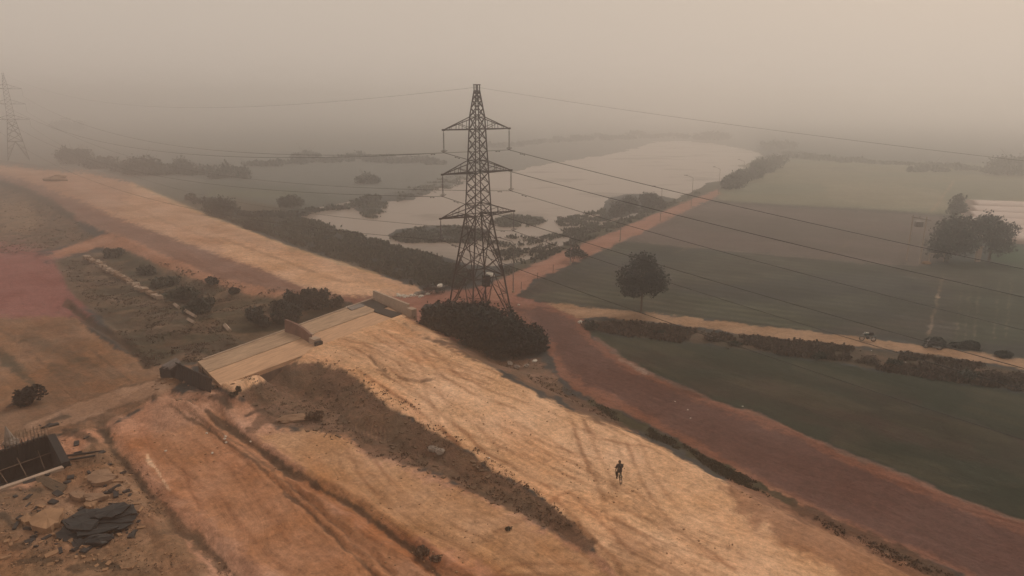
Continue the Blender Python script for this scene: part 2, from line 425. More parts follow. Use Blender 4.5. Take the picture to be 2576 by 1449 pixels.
    hsum = math_('ADD', hsum, math_('MULTIPLY', f, .25)); hsum = math_('ADD', hsum, math_('MULTIPLY', n4.outputs[0], .30))
    hsum = math_('ADD', hsum, math_('MULTIPLY', w, .35))
    bp = N(nt, 'ShaderNodeBump', Strength=.75, Distance=.22); L(hsum, bp.inputs['Height']); L(bp.outputs[0], b.inputs['Normal'])
    return m
def water_mat():
    m, nt, b = nodes('pond_water'); b.inputs['Base Color'].default_value = (.2,.15,.115,1); b.inputs['Roughness'].default_value = .3
    b.inputs['Specular IOR Level'].default_value = .5
    geo = N(nt, 'ShaderNodeNewGeometry'); mp = N(nt, 'ShaderNodeMapping'); mp.inputs['Scale'].default_value = (.03, .05, .1)
    nt.links.new(geo.outputs['Position'], mp.inputs[0])
    no = N(nt, 'ShaderNodeTexNoise', Scale=1., Detail=5., Roughness=.6); nt.links.new(mp.outputs[0], no.inputs['Vector'])
    ra = N(nt, 'ShaderNodeMapRange'); ra.inputs[1].default_value = .54; ra.inputs[2].default_value = .74; nt.links.new(no.outputs[0], ra.inputs[0])
    mx = N(nt, 'ShaderNodeMix', data_type='RGBA'); mx.inputs['A'].default_value = (.21,.155,.12,1); mx.inputs['B'].default_value = (.12,.10,.08,1)
    nt.links.new(ra.outputs[0], mx.inputs['Factor']); nt.links.new(mx.outputs['Result'], b.inputs['Base Color'])
    r2 = N(nt, 'ShaderNodeMapRange'); r2.inputs[3].default_value = .28; r2.inputs[4].default_value = .6; nt.links.new(ra.outputs[0], r2.inputs[0])
    nt.links.new(r2.outputs[0], b.inputs['Roughness'])
    n2 = N(nt, 'ShaderNodeTexNoise', Scale=1.4, Detail=3.); nt.links.new(geo.outputs['Position'], n2.inputs['Vector'])
    bp = N(nt, 'ShaderNodeBump', Strength=.12, Distance=.1); nt.links.new(n2.outputs[0], bp.inputs['Height']); nt.links.new(bp.outputs[0], b.inputs['Normal'])
    return m

# ------------------------------------------------------------------ ground sheet
fine_az = np.radians(np.arange(-48, 48.01, .105))
rest = np.radians(np.arange(48, 312, 3.0))[1:]
AZ = np.concatenate([fine_az, rest])          # clockwise from +Y
R = [3., 8., 14., 20., 25., 29.]
r = 31.
while r < 1420:
    R.append(r); r += min(22., (r*r+H*H)/H/687*.78)
while r < 4200: R.append(r); r *= 1.07
R.append(4200.); R = np.array(R)
A_, R_ = np.meshgrid(AZ, R); gx = (R_*np.sin(A_)); gy = (R_*np.cos(A_))
shape = gx.shape; gx = gx.ravel(); gy = gy.ravel(); gzv = hfun(gx, gy)
print('GROUND', shape, len(gx))

PX, PY = proj(gx, gy, gzv); behind = gy < 5
wamp = 7.0*np.clip(70/np.hypot(gx, gy), .25, 1.3)
wx = PX+wamp*1.6*(fbm(gx*.55, gy*.55, 81, 5)-.5)*2
wy = PY+wamp*.8*(fbm(gx*.55, gy*.55, 83, 5)-.5)*2
gcol = np.zeros((len(gx), 3)); streak = np.zeros(len(gx)); weed = np.zeros(len(gx)); furrow = np.zeros(len(gx))
FSAND=(.43,.265,.175); GREEN=(.040,.045,.046); DGREEN=(.020,.027,.030); FIELD=(.036,.037,.035); SAND=(.60,.375,.23); OSAND=(.42,.235,.158); RED=(.108,.056,.047)
REDE=(.19,.088,.062); BROWN=(.175,.102,.070); PURP=(.19,.105,.080); DBROWN=(.075,.045,.032); WEEDC=(.150,.103,.072); PATHC=(.27,.130,.092)
gcol[:] = GREEN
def _mix(idx, al, col, st, we, fu):
    if col is not None: gcol[idx] = gcol[idx]*(1-al[:, None])+np.array(col)*al[:, None]
    for arr, v in ((streak, st), (weed, we), (furrow, fu)):
        if v is not None: arr[idx] = arr[idx]*(1-al)+v*al
NH = fbm(gx*1.9, gy*1.9, 131, 3)-.5+.8*(fbm(gx*.5, gy*.5, 133, 3)-.5)
def paint(poly, col, fe=8, alpha=1., st=0., we=0., fu=0., gate=None):
    p = np.array(poly, float); lo = p.min(0)-fe-2; hi = p.max(0)+fe+2
    idx = np.where((wx > lo[0]) & (wx < hi[0]) & (wy > lo[1]) & (wy < hi[1]))[0]
    if not len(idx): return
    d = sdist(wx[idx], wy[idx], poly); al = sstep(-fe*.6, fe*.6, d+NH[idx]*(fe*1.5+4))*alpha
    if gate is not None: al = al*gate[idx]
    _mix(idx, al, col, st, we, fu)
def stroke(pts, w, col, alpha=1., fe=3, st=None, we=None, fu=None, taper=False):
    p = np.array(pts, float); lo = p.min(0)-w-fe-2; hi = p.max(0)+w+fe+2
    idx = np.where((wx > lo[0]) & (wx < hi[0]) & (wy > lo[1]) & (wy < hi[1]))[0]
    if not len(idx): return
    d = segdist(wx[idx], wy[idx], pts, False); al = sstep(w+fe*.7, max(w-fe*.7, 0), d+NH[idx]*(w+fe)*1.1)*alpha
    al = al*(.7+.45*vnoise(gx[idx]*.9, gy[idx]*.9, 91)); _mix(idx, np.clip(al, 0, 1), col, st, we, fu)
# right side: fields
paint([(1840,395),(2700,420),(2700,560),(2380,545),(2200,530),(2000,520),(1800,507),(1815,470)], (.115,.120,.080), 6)
paint([(2070,455),(2250,465),(2360,480),(2390,530),(2200,522),(2090,500)], (.26,.23,.16), 14, .7, we=.6)
stroke([(2400,455),(2375,490),(2345,530)], 3, (.28,.2,.13), .8)
paint([(1560,602),(1640,560),(1700,528),(1800,507),(2000,520),(2200,530),(2380,545),(2420,560),(2400,640),(2330,667),(2170,660),(1900,636),(1700,617)], (.100,.074,.066), 5)
paint([(1290,748),(1345,706),(1440,662),(1560,604),(1700,617),(1900,636),(2170,660),(2330,667),(2800,640),(2800,950),(2576,905),(2350,872),(2200,853),(2100,840),(1900,818),(1700,793),(1500,774),(1380,764)], FIELD, 5, fu=.5)
paint([(1290,748),(1400,735),(1600,720),(1900,760),(2100,820),(2000,830),(1700,793),(1500,774)], (.038,.042,.029), 20, .8, fu=1.)
paint([(2400,660),(2800,650),(2800,880),(2400,860)], (.034,.042,.027), 20, .7, fu=.2)
paint([(2480,615),(2800,625),(2800,690),(2560,680),(2500,660)], (.030,.060,.034), 8)
stroke([(2372,690),(2352,780),(2336,845)], 3.5, (.22,.16,.12), .9)
for x0 in (2405, 2428, 2450, 2500, 2530): stroke([(x0+16,700),(x0,850)], 2, (.15,.12,.09), .6)
stroke([(1560,603),(1700,617),(1900,636),(2170,660),(2330,667)], 2.0, (.15,.11,.09), .7)
stroke([(1800,507),(2000,520),(2200,530),(2400,546)], 3.5, (.035,.03,.028), .9)
stroke([(1815,470),(2000,420),(2300,428),(2600,440)], 3, (.04,.035,.03), .6)
stroke([(1690,640),(1750,615),(1800,590)], 2, (.12,.085,.06), .5)
stroke([(2080,648),(2150,600),(2200,560)], 2.5, (.13,.095,.065), .6)
# left/centre far land
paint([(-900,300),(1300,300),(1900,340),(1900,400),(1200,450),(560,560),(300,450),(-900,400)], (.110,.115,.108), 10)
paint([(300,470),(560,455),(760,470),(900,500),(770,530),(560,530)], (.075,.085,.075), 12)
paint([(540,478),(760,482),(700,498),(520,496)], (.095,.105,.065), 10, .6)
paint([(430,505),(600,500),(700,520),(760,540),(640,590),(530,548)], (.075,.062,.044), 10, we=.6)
paint([(560,553),(787,549),(928,594),(1084,638),(1150,660),(1240,690),(1180,730),(1050,722),(850,660),(640,588)], DGREEN, 5, we=.2)
paint([(840,640),(900,650),(960,690),(900,690)], (.075,.055,.038), 16, .7)
paint([(1290,668),(1350,640),(1420,610),(1500,575),(1560,548),(1700,500),(1800,455),(1900,400),(1990,392),(1900,440),(1800,480),(1600,560),(1400,640),(1235,715)], (.045,.047,.030), 5, we=.3)
# far highway
paint([(-900,380),(0,416),(100,429),(220,435),(330,462),(430,507),(530,547),(640,587),(740,627),(850,662),(950,692),(1050,722),(1060,745),(930,756),(760,748),(660,728),(520,700),(400,650),(280,590),(170,540),(0,455),(-900,440)], FSAND, 5, st=.5)
paint([(-900,380),(0,416),(100,429),(220,435),(330,462),(300,540),(170,500),(0,470),(-900,440)], (.33,.195,.14), 25, .7, st=.5)
paint([(560,600),(760,650),(1000,725),(900,745),(740,712),(560,640)], SAND, 20, .5)
paint([(-900,440),(0,440),(60,452),(200,505),(330,562),(450,604),(560,645),(680,684),(760,722),(860,745),(1020,748),(930,762),(760,752),(660,732),(520,705),(400,650),(280,590),(170,545),(0,458)], PURP, 9, st=.5)
stroke([(560,600),(700,650),(800,690),(880,712)], 3, (.27,.16,.10), .6); stroke([(300,505),(420,560),(560,610)], 3, (.27,.16,.10), .5)
stroke([(330,462),(530,547),(740,627),(950,692)], 4, (.50,.32,.18), .6)
paint([(90,650),(235,598),(270,585),(330,600),(430,650),(560,700),(720,735),(860,752),(800,765),(640,748),(500,712),(400,672),(320,632),(250,622),(140,652)], (.33,.165,.105), 6, st=.3)
# left blocks
paint([(-900,440),(0,455),(170,545),(235,598),(100,634),(-900,640)], (.155,.100,.068), 7, we=1.)
stroke([(-30,452),(60,480),(130,512),(178,545)], 9, (.045,.045,.035), .9)
paint([(0,510),(60,500),(110,560),(60,590),(0,590)], (.25,.165,.105), 16, .8, we=.5)
paint([(-900,600),(60,620),(150,650),(205,740),(225,800),(120,822),(0,826),(-900,830)], (.225,.092,.084), 40, st=.2)
paint([(135,652),(215,646),(262,628),(330,634),(400,668),(440,740),(520,790),(600,840),(620,900),(380,925),(300,860),(250,795),(180,740)], WEEDC, 6, we=.75)
paint([(245,632),(285,628),(345,645),(420,690),(440,735),(480,760),(545,805),(500,805),(410,750),(330,700)], (.035,.040,.025), 9, .95, we=.6)
paint([(400,670),(500,705),(640,745),(860,752),(870,790),(740,800),(640,820),(560,830),(500,780),(440,735)], (.21,.13,.082), 9, we=.7)
paint([(380,925),(300,858),(420,830),(560,840),(640,822),(720,800),(700,850),(600,890),(500,915)], (.075,.050,.034), 12, we=.6)
paint([(560,862),(640,822),(720,798),(860,765),(925,757),(740,830),(530,905)], (.045,.036,.026), 9, .9, we=.5)
paint([(-900,800),(190,800),(250,850),(375,925),(500,915),(420,990),(250,1080),(100,1100),(-900,1180)], (.27,.150,.088), 9, st=.6, we=.45)
for p in ([(0,830),(60,870),(110,920),(190,985)], [(230,880),(290,930),(340,975)], [(-40,860),(30,930),(110,990)]): stroke(p, 3, (.15,.09,.06), .8, 3)
for p in ([(70,850),(150,880),(240,930)], [(130,925),(180,950),(215,970)], [(0,890),(40,930)], [(20,910),(80,960)]):
    stroke(p, 13, (.085,.068,.045), .75, 8, we=.5)
stroke([(170,765),(230,815),(290,850),(340,890),(372,925)], 10, (.075,.050,.035), .9, 5)
paint([(417,953),(323,972),(187,1018),(104,1049),(60,1075),(90,1092),(125,1082),(208,1060),(344,1009),(430,985)], (.36,.225,.155), 5, st=.2)
stroke([(440,985),(344,1010),(280,1032),(208,1062),(150,1085)], 3, (.10,.062,.042), .8, 3); stroke([(417,950),(323,970),(187,1016),(60,1066)], 3, (.13,.08,.052), .7, 3)
# junction, red road, track
paint([(860,752),(1020,748),(1060,738),(1180,728),(1235,712),(1300,745),(1380,764),(1460,800),(1380,850),(1200,860),(1050,850),(1020,800)], (.235,.105,.078), 6)
paint([(1235,712),(1300,683),(1400,640),(1500,600),(1600,558),(1700,518),(1805,476),(1816,489),(1700,541),(1600,592),(1430,667),(1345,704),(1290,748),(1230,760)], PATHC, 3.5)
paint([(1225,770),(1290,757),(1380,764),(1465,800),(1492,850),(1560,900),(1650,950),(1800,1010),(1950,1060),(2100,1130),(2250,1190),(2400,1250),(2600,1320),(2900,1480),(2900,2200),(2700,1650),(2420,1449),(2300,1395),(2150,1335),(2000,1270),(1850,1190),(1700,1100),(1560,1032),(1450,985),(1400,930),(1370,860),(1300,800)], REDE, 6, st=.35)
paint([(1290,775),(1370,775),(1440,810),(1480,862),(1560,920),(1650,965),(1800,1027),(1950,1080),(2100,1150),(2250,1212),(2400,1280),(2600,1350),(2900,1500),(2900,2200),(2680,1600),(2450,1449),(2350,1400),(2200,1340),(2000,1245),(1850,1165),(1700,1080),(1560,1005),(1470,965),(1420,920),(1385,850),(1330,800)], RED, 12, st=.18)
paint([(1380,764),(1500,775),(1700,794),(1900,819),(2100,841),(2200,853),(2350,873),(2576,905),(2850,950),(2850,975),(2576,930),(2350,893),(2200,875),(2100,867),(1900,845),(1700,816),(1500,800),(1450,800)], (.30,.185,.115), 3.5, st=.2)
paint([(1462,815),(1500,803),(1700,820),(1900,848),(2100,870),(2350,897),(2576,934),(2850,975),(2850,1050),(2576,985),(2300,945),(2100,912),(1900,882),(1700,857),(1520,836)], (.082,.056,.038), 5, we=.8)
paint([(1470,822),(1540,842),(1700,860),(1900,884),(2100,914),(2300,948),(2576,988),(2850,1050),(2850,1420),(2576,1308),(2400,1245),(2250,1183),(2100,1122),(1950,1052),(1800,1002),(1650,942),(1560,893),(1500,848)], (.028,.033,.023), 5, fu=.1)
stroke([(1500,850),(1560,897),(1650,947),(1800,1008),(1950,1058),(2100,1128),(2250,1188),(2400,1250),(2600,1318)], 4, (.25,.14,.10), .55)
stroke([(1560,905),(1600,925),(1630,940)], 4, (.3,.22,.18), .8)
for p in ([(1700,980),(1900,1000),(2200,1060),(2576,1130)], [(1600,900),(1900,930),(2300,1010)], [(2100,1100),(2300,1100),(2576,1180)]):
    stroke(p, 16, (.046,.028,.022), .45, 14)
# foreground sands
paint([(520,955),(740,905),(937,751),(1025,797),(1110,845),(1120,1000),(600,1000)], SAND, 6, st=.3)
paint([(250,1080),(420,990),(540,985),(620,1010),(700,1075),(860,1090),(1000,1160),(1200,1240),(1400,1340),(1500,1390),(1700,1500),(2000,1900),(-400,1900),(-900,1180),(100,1100)], OSAND, 10, st=.8)
paint([(740,905),(800,870),(1025,800),(1120,850),(1200,903),(1290,958),(1370,1003),(1440,1035),(1560,1072),(1700,1148),(1850,1222),(2000,1305),(2150,1375),(2300,1460),(2700,1700),(1950,1950),(1600,1500),(1490,1370),(1420,1300),(1330,1235),(1230,1175),(1140,1113),(1040,1062),(950,1002),(900,950),(830,915)], SAND, 7, st=.75)
paint([(650,1090),(760,1075),(870,1100),(930,1155),(1000,1170),(1200,1250),(1400,1350),(1480,1400),(1560,1500),(1300,1460),(1100,1380),(900,1290),(760,1190)], (.42,.245,.130), 22, .75, st=.75)
paint([(560,1040),(640,1120),(800,1240),(1000,1370),(1200,1449),(1300,1600),(900,1700),(700,1449),(560,1350),(400,1200),(300,1100)], (.34,.165,.085), 30, .7, st=.9)
paint([(1850,1190),(2000,1262),(2150,1335),(2300,1400),(2480,1500),(2250,1500),(2100,1445),(1980,1370),(1870,1290),(1800,1225)], (.27,.135,.08), 22, .75, st=1.)
paint([(1560,1500),(1540,1380),(1560,1300),(1640,1380),(1750,1449),(1800,1600)], (.33,.185,.105), 18, .6, st=1.)
# brown embankment slopes
paint([(740,910),(830,917),(900,952),(950,1004),(1040,1064),(1140,1116),(1230,1178),(1330,1240),(1420,1302),(1500,1368),(1490,1392),(1400,1342),(1300,1292),(1200,1242),(1100,1192),(1000,1158),(930,1148),(870,1092),(780,1082),(690,1072),(640,1025),(600,992)], BROWN, 9, we=.55)
paint([(900,960),(1040,1080),(1230,1190),(1420,1310),(1480,1380),(1300,1275),(1100,1170),(960,1110)], (.135,.080,.056), 14, .6, we=.6)
paint([(1020,815),(1060,850),(1110,852),(1200,885),(1260,906),(1350,902),(1385,925),(1410,965),(1430,1000),(1380,990),(1290,945),(1200,903),(1120,872),(1040,835)], BROWN, 9, we=.5)
paint([(1400,985),(1500,1015),(1560,1045),(1600,1085),(1540,1075),(1460,1040)], (.15,.082,.055), 8, .8, we=.6)
stroke([(1490,1012),(1560,1050),(1700,1116),(1800,1170),(1900,1220),(2000,1270)], 10, (.036,.040,.022), 1., 3, we=.4)
stroke([(2000,1275),(2100,1320),(2200,1360),(2320,1420),(2420,1470)], 12, (.095,.050,.032), .95, 6, we=.5)
# ruts and dark grooves
stroke([(520,1035),(620,1108),(700,1168),(800,1228),(880,1272),(960,1330),(1030,1380),(1110,1449)], 9, (.085,.052,.034), .95, 4, we=.4, st=0)
stroke([(430,1020),(530,1085),(640,1160),(700,1230),(760,1275),(850,1360),(900,1405),(960,1470)], 4, (.13,.075,.048), .9, 3)
stroke([(480,1035),(590,1110),(680,1180),(730,1225),(800,1285),(900,1370),(990,1449)], 3, (.15,.085,.055), .8, 3)
stroke([(250,1060),(300,1150),(345,1205),(390,1260),(440,1310),(500,1365),(560,1430)], 12, (.125,.078,.050), .8, 8, we=.6)
stroke([(930,895),(950,925),(990,952),(1050,962),(1080,955)], 4, (.2,.12,.075), .8, 3)
stroke([(1450,1120),(1500,1200),(1530,1290),(1570,1380)], 6, (.36,.21,.12), .5, 4); stroke([(1545,1100),(1570,1180),(1640,1280),(1760,1400)], 5, (.36,.21,.12), .4, 4)
stroke([(370,1150),(400,1195),(425,1230)], 2.5, (.45,.30,.19), .8, 2)
paint([(300,1480),(-200,1500),(-200,1260),(60,1230),(230,1110),(280,1120),(350,1215),(440,1320),(540,1449)], (.25,.150,.092), 14, .8, st=.5, we=.45)
def mottle(poly, col, alpha, sc, seed, thr=.5, ang=HA, stretch=3.):
    p = np.array(poly, float); lo = p.min(0); hi = p.max(0)
    idx = np.where((wx > lo[0]) & (wx < hi[0]) & (wy > lo[1]) & (wy < hi[1]))[0]
    m = sstep(0, 10, sdist(wx[idx], wy[idx], poly)); x = gx[idx]; y = gy[idx]; c, s_ = math.cos(ang), math.sin(ang)
    u = (x*c+y*s_)*sc/stretch; v = (-x*s_+y*c)*sc; n = fbm(u+2*vnoise(x*sc*.3, y*sc*.3, seed+9), v, seed, 5)
    _mix(idx, m*sstep(thr-.07, thr+.10, n)*alpha, col, None, None, None)
FA = [(1470,822),(1540,842),(1700,860),(1900,884),(2100,914),(2300,948),(2576,988),(2850,1050),(2850,1420),(2576,1308),(2400,1245),(2250,1183),(2100,1122),(1950,1052),(1800,1002),(1650,942),(1560,893),(1500,848)]
mottle(FA, (.052,.034,.027), .85, .10, 401, .50, math.radians(150), 4.); mottle(FA, (.022,.028,.018), .6, .35, 402, .5); mottle(FA, (.055,.050,.032), .55, .6, 403, .56)
FB = [(1290,748),(1345,706),(1440,662),(1560,604),(1700,617),(1900,636),(2170,660),(2330,667),(2800,640),(2800,950),(2576,905),(2350,872),(2200,853),(2100,840),(1900,818),(1700,793),(1500,774),(1380,764)]
mottle(FB, (.052,.040,.033), .6, .06, 405, .5, math.radians(20), 2.); mottle(FB, (.048,.050,.038), .5, .12, 406, .52, math.radians(20), 3.); mottle(FB, (.028,.030,.021), .5, .3, 407, .52)
mottle([(1815,400),(2700,425),(2700,560),(2200,530),(1800,507)], (.16,.14,.09), .6, .05, 408, .52, math.radians(10), 4.)
mottle([(1560,602),(1800,507),(2200,530),(2420,560),(2330,667),(1900,636)], (.065,.052,.042), .6, .06, 409, .5)
BK = [(135,652),(262,628),(640,745),(860,752),(870,790),(740,830),(500,915),(380,925),(250,795)]
mottle(BK, (.050,.050,.032), .75, .35, 410, .50, 0, 1.5); mottle(BK, (.20,.125,.08), .6, .5, 411, .55, .3, 2.); mottle(BK, (.045,.030,.022), .6, .6, 412, .55, .2, 3.)
mottle([(740,910),(950,1004),(1230,1178),(1500,1368),(1300,1292),(1000,1158),(780,1082),(600,992)], (.21,.125,.08), .5, .6, 413, .54); mottle([(740,910),(950,1004),(1230,1178),(1500,1368),(1300,1292),(1000,1158),(780,1082),(600,992)], (.07,.044,.032), .6, .9, 414, .54)
LL = [(-300,1260),(60,1225),(230,1110),(350,1215),(540,1449),(300,1600),(-300,1600)]
mottle(LL, (.15,.095,.06), .6, .45, 415, .5, .3, 3.); mottle(LL, (.34,.21,.13), .5, .5, 416, .55, .3, 3.)
mottle([(-300,800),(190,800),(375,925),(500,915),(420,990),(250,1080),(-300,1180)], (.19,.115,.075), .6, .22, 417, .52, math.radians(125), 3.)
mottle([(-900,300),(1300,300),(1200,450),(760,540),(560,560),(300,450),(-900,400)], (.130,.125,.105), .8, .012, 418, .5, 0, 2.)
mottle([(1462,815),(1700,820),(2100,870),(2576,934),(2850,1050),(2300,945),(1900,882),(1520,836)], (.16,.095,.065), .7, .35, 419, .54)
def wtrack(pts, w, mul, alpha, lim=.25):
    p = np.array(pts); lo = p.min(0)-w*2; hi = p.max(0)+w*2
    idx = np.where((gx > lo[0]) & (gx < hi[0]) & (gy > lo[1]) & (gy < hi[1]) & (streak > lim))[0]
    if not len(idx): return
    d = segdist(gx[idx]+.25*(vnoise(gx[idx]*.8, gy[idx]*.8, 95)-.5), gy[idx]+.25*(vnoise(gx[idx]*.8, gy[idx]*.8, 96)-.5), pts, False)
    al = np.exp(-(d/w)**2)*alpha*(.3+1.1*vnoise(gx[idx]*.35, gy[idx]*.35, 97)); al = np.clip(al, 0, 1)
    gcol[idx] *= 1-al[:, None]*(1-np.array(mul))
tr = random.Random(44)
for k in range(170):
    cx_ = tr.uniform(-38, 40); cy_ = tr.uniform(36, 88); L_ = tr.uniform(8, 34); bend = tr.uniform(-.16, .16); a0_ = HA+tr.uniform(-.16, .16)
    pts = []
    for j in range(9):
        t = (j/8-.5)*L_; a = a0_+bend*t/10; pts.append((cx_+t*math.cos(a), cy_+t*math.sin(a)))
    mul = (.62,.54,.50) if tr.random() < .65 else (1.25,1.3,1.35)
    wd = tr.uniform(.07, .20); al_ = tr.uniform(.25, .6)
    wtrack(pts, wd, mul, al_)
    if tr.random() < .6:
        nx_, ny_ = -math.sin(a0_)*1.7, math.cos(a0_)*1.7; wtrack([(x+nx_, y+ny_) for x, y in pts], wd, mul, al_)
for pl in ([(1010,872),(1060,930),(1075,1000),(1110,1070),(1180,1130)],[(1060,900),(1120,960),(1180,990),(1300,1030)],[(1420,1000),(1440,1060),(1470,1130),(1520,1230)],
           [(830,895),(930,960),(1020,1010),(1150,1100)],[(880,880),(1000,950),(1100,1030),(1220,1120),(1380,1200)],[(1250,1290),(1400,1230),(1560,1390)],[(1130,1449),(1250,1400),(1420,1395)],
           [(1580,1100),(1620,1200),(1700,1300),(1850,1400)],[(1430,1010),(1500,1090),(1560,1100),(1640,1110)]):
    wp_ = [tuple(G(a, b, 1.6)[:2]) for a, b in pl]; wtrack(wp_, .22, (.58,.50,.46), .8, .1); wtrack([(x+1.1, y+1.1) for x, y in wp_], .2, (.62,.54,.5), .6, .1)
CR = [(1300,785),(1400,850),(1470,920),(1560,962),(1700,1030),(1850,1100),(2000,1170),(2200,1265),(2400,1350),(2600,1440)]
for off, al_ in ((-26,.8),(-12,.5),(8,.8),(24,.5),(38,.6)):
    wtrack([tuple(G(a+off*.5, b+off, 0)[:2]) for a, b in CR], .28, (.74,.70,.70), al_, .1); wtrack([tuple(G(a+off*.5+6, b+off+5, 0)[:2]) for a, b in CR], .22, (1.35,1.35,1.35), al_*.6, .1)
for k in range(9):          # bucket teeth marks on the slope, relief shade painted as dark and pale strokes
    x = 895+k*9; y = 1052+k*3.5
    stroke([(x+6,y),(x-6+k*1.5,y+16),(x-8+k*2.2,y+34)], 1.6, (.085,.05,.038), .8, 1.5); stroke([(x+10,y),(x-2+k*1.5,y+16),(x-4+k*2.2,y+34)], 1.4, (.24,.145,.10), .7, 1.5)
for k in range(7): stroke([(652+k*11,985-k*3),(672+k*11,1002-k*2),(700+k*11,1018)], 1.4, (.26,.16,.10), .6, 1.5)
paint([(700,1050),(725,1042),(760,1046),(778,1052),(760,1060),(720,1061)], (.055,.033,.027), 3, .95)  # hollow: shade of its deep recess painted dark
stroke([(615,1045),(640,1032),(665,1031),(690,1045),(715,1050)], 3, (.075,.048,.035), .9, 2)
paint([(640,1048),(665,1038),(690,1055),(650,1085),(612,1095)], (.13,.075,.05), 5, .8)
paint([(520,1000),(560,985),(580,995),(575,1018),(540,1010)], (.09,.055,.04), 5, .8)
for pl, w_ in (([(160,1088),(200,1092),(240,1108)], 9), ([(120,1060),(170,1045)], 6), ([(0,1292),(18,1300),(30,1316)], 9), ([(30,1420),(90,1405),(150,1410)], 8), ([(170,1432),(250,1420),(300,1428)], 9), ([(0,1235),(40,1228),(95,1232)], 4), ([(255,1085),(275,1110)], 12), ([(20,1380),(70,1370)], 7), ([(560,1008),(575,1020)], 8)):
    stroke(pl, w_, (.050,.040,.030), .8, 5, we=.3)
stroke([(262,1095),(300,1150),(345,1205),(385,1252)], 5, (.070,.045,.032), .85, 3); stroke([(430,1320),(480,1350),(540,1400),(600,1449)], 5, (.10,.062,.042), .6, 4)
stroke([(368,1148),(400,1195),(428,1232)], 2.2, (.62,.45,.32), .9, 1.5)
# pond bed / shore
gcol[(gzv < POND_Z-.1) & (gy > 100)] = (.10,.075,.05)
gcol[behind] = OSAND; streak[behind] = .7
ok = np.isfinite(gcol).all()

nr, nc = shape
ii = np.arange(nr*nc).reshape(nr, nc); nx = np.roll(ii, -1, axis=1)
quads = np.stack([ii[:-1], ii[1:], nx[1:], nx[:-1]], -1).reshape(-1, 4)
V = np.stack([gx, gy, gzv], -1)
V = np.vstack([V, [[0, 0, float(gzv[:nc].mean())]]])
ext = lambda a: np.concatenate([a, a[:1]], 0)
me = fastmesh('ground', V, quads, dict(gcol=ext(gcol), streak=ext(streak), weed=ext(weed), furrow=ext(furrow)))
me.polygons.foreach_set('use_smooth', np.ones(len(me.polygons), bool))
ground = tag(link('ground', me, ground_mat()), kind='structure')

# water sheet: a little larger than the pond so that the banks cut its shoreline
ps = np.array(POND); x0, y0 = ps.min(0)-8; x1, y1 = ps.max(0)+8
wm = MB(); wm.v = [(x0,y0,POND_Z),(x1,y0,POND_Z),(x1,y1,POND_Z),(x0,y1,POND_Z)]; wm.f = [(0,1,2,3)]
# keep only the part lying over the pond: grid cells near it
xs = np.arange(x0, x1, 4.); ys = np.arange(y0, y1, 4.); XX, YY = np.meshgrid(xs, ys)
cx, cy = XX[:-1,:-1]+2, YY[:-1,:-1]+2
keep = sdist(cx.ravel(), cy.ravel(), POND) > -7
gi = np.arange(XX.size).reshape(XX.shape)
q = np.stack([gi[:-1,:-1], gi[:-1,1:], gi[1:,1:], gi[1:,:-1]], -1).reshape(-1,4)[keep]
me = fastmesh('water', np.stack([XX.ravel(), YY.ravel(), np.full(XX.size, POND_Z)], -1), q)
tag(link('water', me, water_mat()), kind='structure')

# ------------------------------------------------------------------ haze
hb = MB().box((0, 0, 21), (8600, 8600, 56)).build('haze', None); tag(hb, kind='stuff')
hm = bpy.data.materials.new('haze_air'); hm.use_nodes = True; hn = hm.node_tree; hn.nodes.clear()
pv = hn.nodes.new('ShaderNodeVolumePrincipled'); ho = hn.nodes.new('ShaderNodeOutputMaterial')
pv.inputs['Color'].default_value = (1.0, .99, .985, 1); pv.inputs['Density'].default_value = .0028
pv.inputs['Anisotropy'].default_value = .86
hn.links.new(pv.outputs[0], ho.inputs['Volume']); hb.data.materials.append(hm)

# ------------------------------------------------------------------ foliage
def leaves(blobs, n, size, seed=0, shell=.55, flat=1.0):
    """many small leaf clumps through a set of ellipsoids (cx,cy,cz,rx,ry,rz)"""
    g = np.random.default_rng(seed); B = np.array(blobs, float)
    wgt = (B[:,3]*B[:,4]*B[:,5])**.7; k = g.choice(len(B), n, p=wgt/wgt.sum())
    d = g.normal(size=(n,3)); d /= np.linalg.norm(d, axis=1)[:,None]
    rad = shell+(1-shell)*g.random(n)**.6
    lump = .55+.85*vnoise(d[:,0]*3.4+k*7.7, d[:,1]*3.4+d[:,2]*3.1+k*3.1, seed)
    c = B[k,:3]+d*(rad*lump)[:,None]*B[k,3:]
    a = g.normal(size=(n,3)); a /= np.linalg.norm(a, axis=1)[:,None]
    b = np.cross(a, g.normal(size=(n,3))); b /= np.linalg.norm(b, axis=1)[:,None]
    s = size*(.5+g.random(n)); a = a*s[:,None]; b = b*(s*.7)[:,None]*flat
    V = np.stack([c-a, c+b, c+a, c-b], 1).reshape(-1,3); Fq = np.arange(4*n).reshape(-1,4)
    cl = .5*vnoise(c[:,0]*.9, c[:,1]*.9+c[:,2]*.8, seed+5)+.5*g.random(n)
    return V, Fq, np.repeat(cl, 4)
def foliage(name, blobs, n, size, mat, parent=None, seed=0, floor=None, **kw):
    V, Fq, t = leaves(blobs, n, size, seed, **kw)
    if floor is not None: V[:,2] = np.maximum(V[:,2], floor)
    return link(name, fastmesh(name, V, Fq, dict(tint=t)), mat, parent)
def crown_blobs(h, w, base, rnd, n=9, form='round'):
    out = []
    for i in range(n):
        t = rnd.random(); a = rnd.random()*2*math.pi
        z = base+(h-base)*(.2+.7*t); rr = w*.5*(.62*(1-abs(t-.4)*.9))
        if form == 'cone': rr = w*.5*.8*(1-t)
        s = w*(.20+.12*rnd.random())
        out.append((rr*math.cos(a), rr*math.sin(a), z, s, s, s*.8))
    out.append((0, 0, base+(h-base)*.5, w*.3, w*.3, (h-base)*.42))
    return out
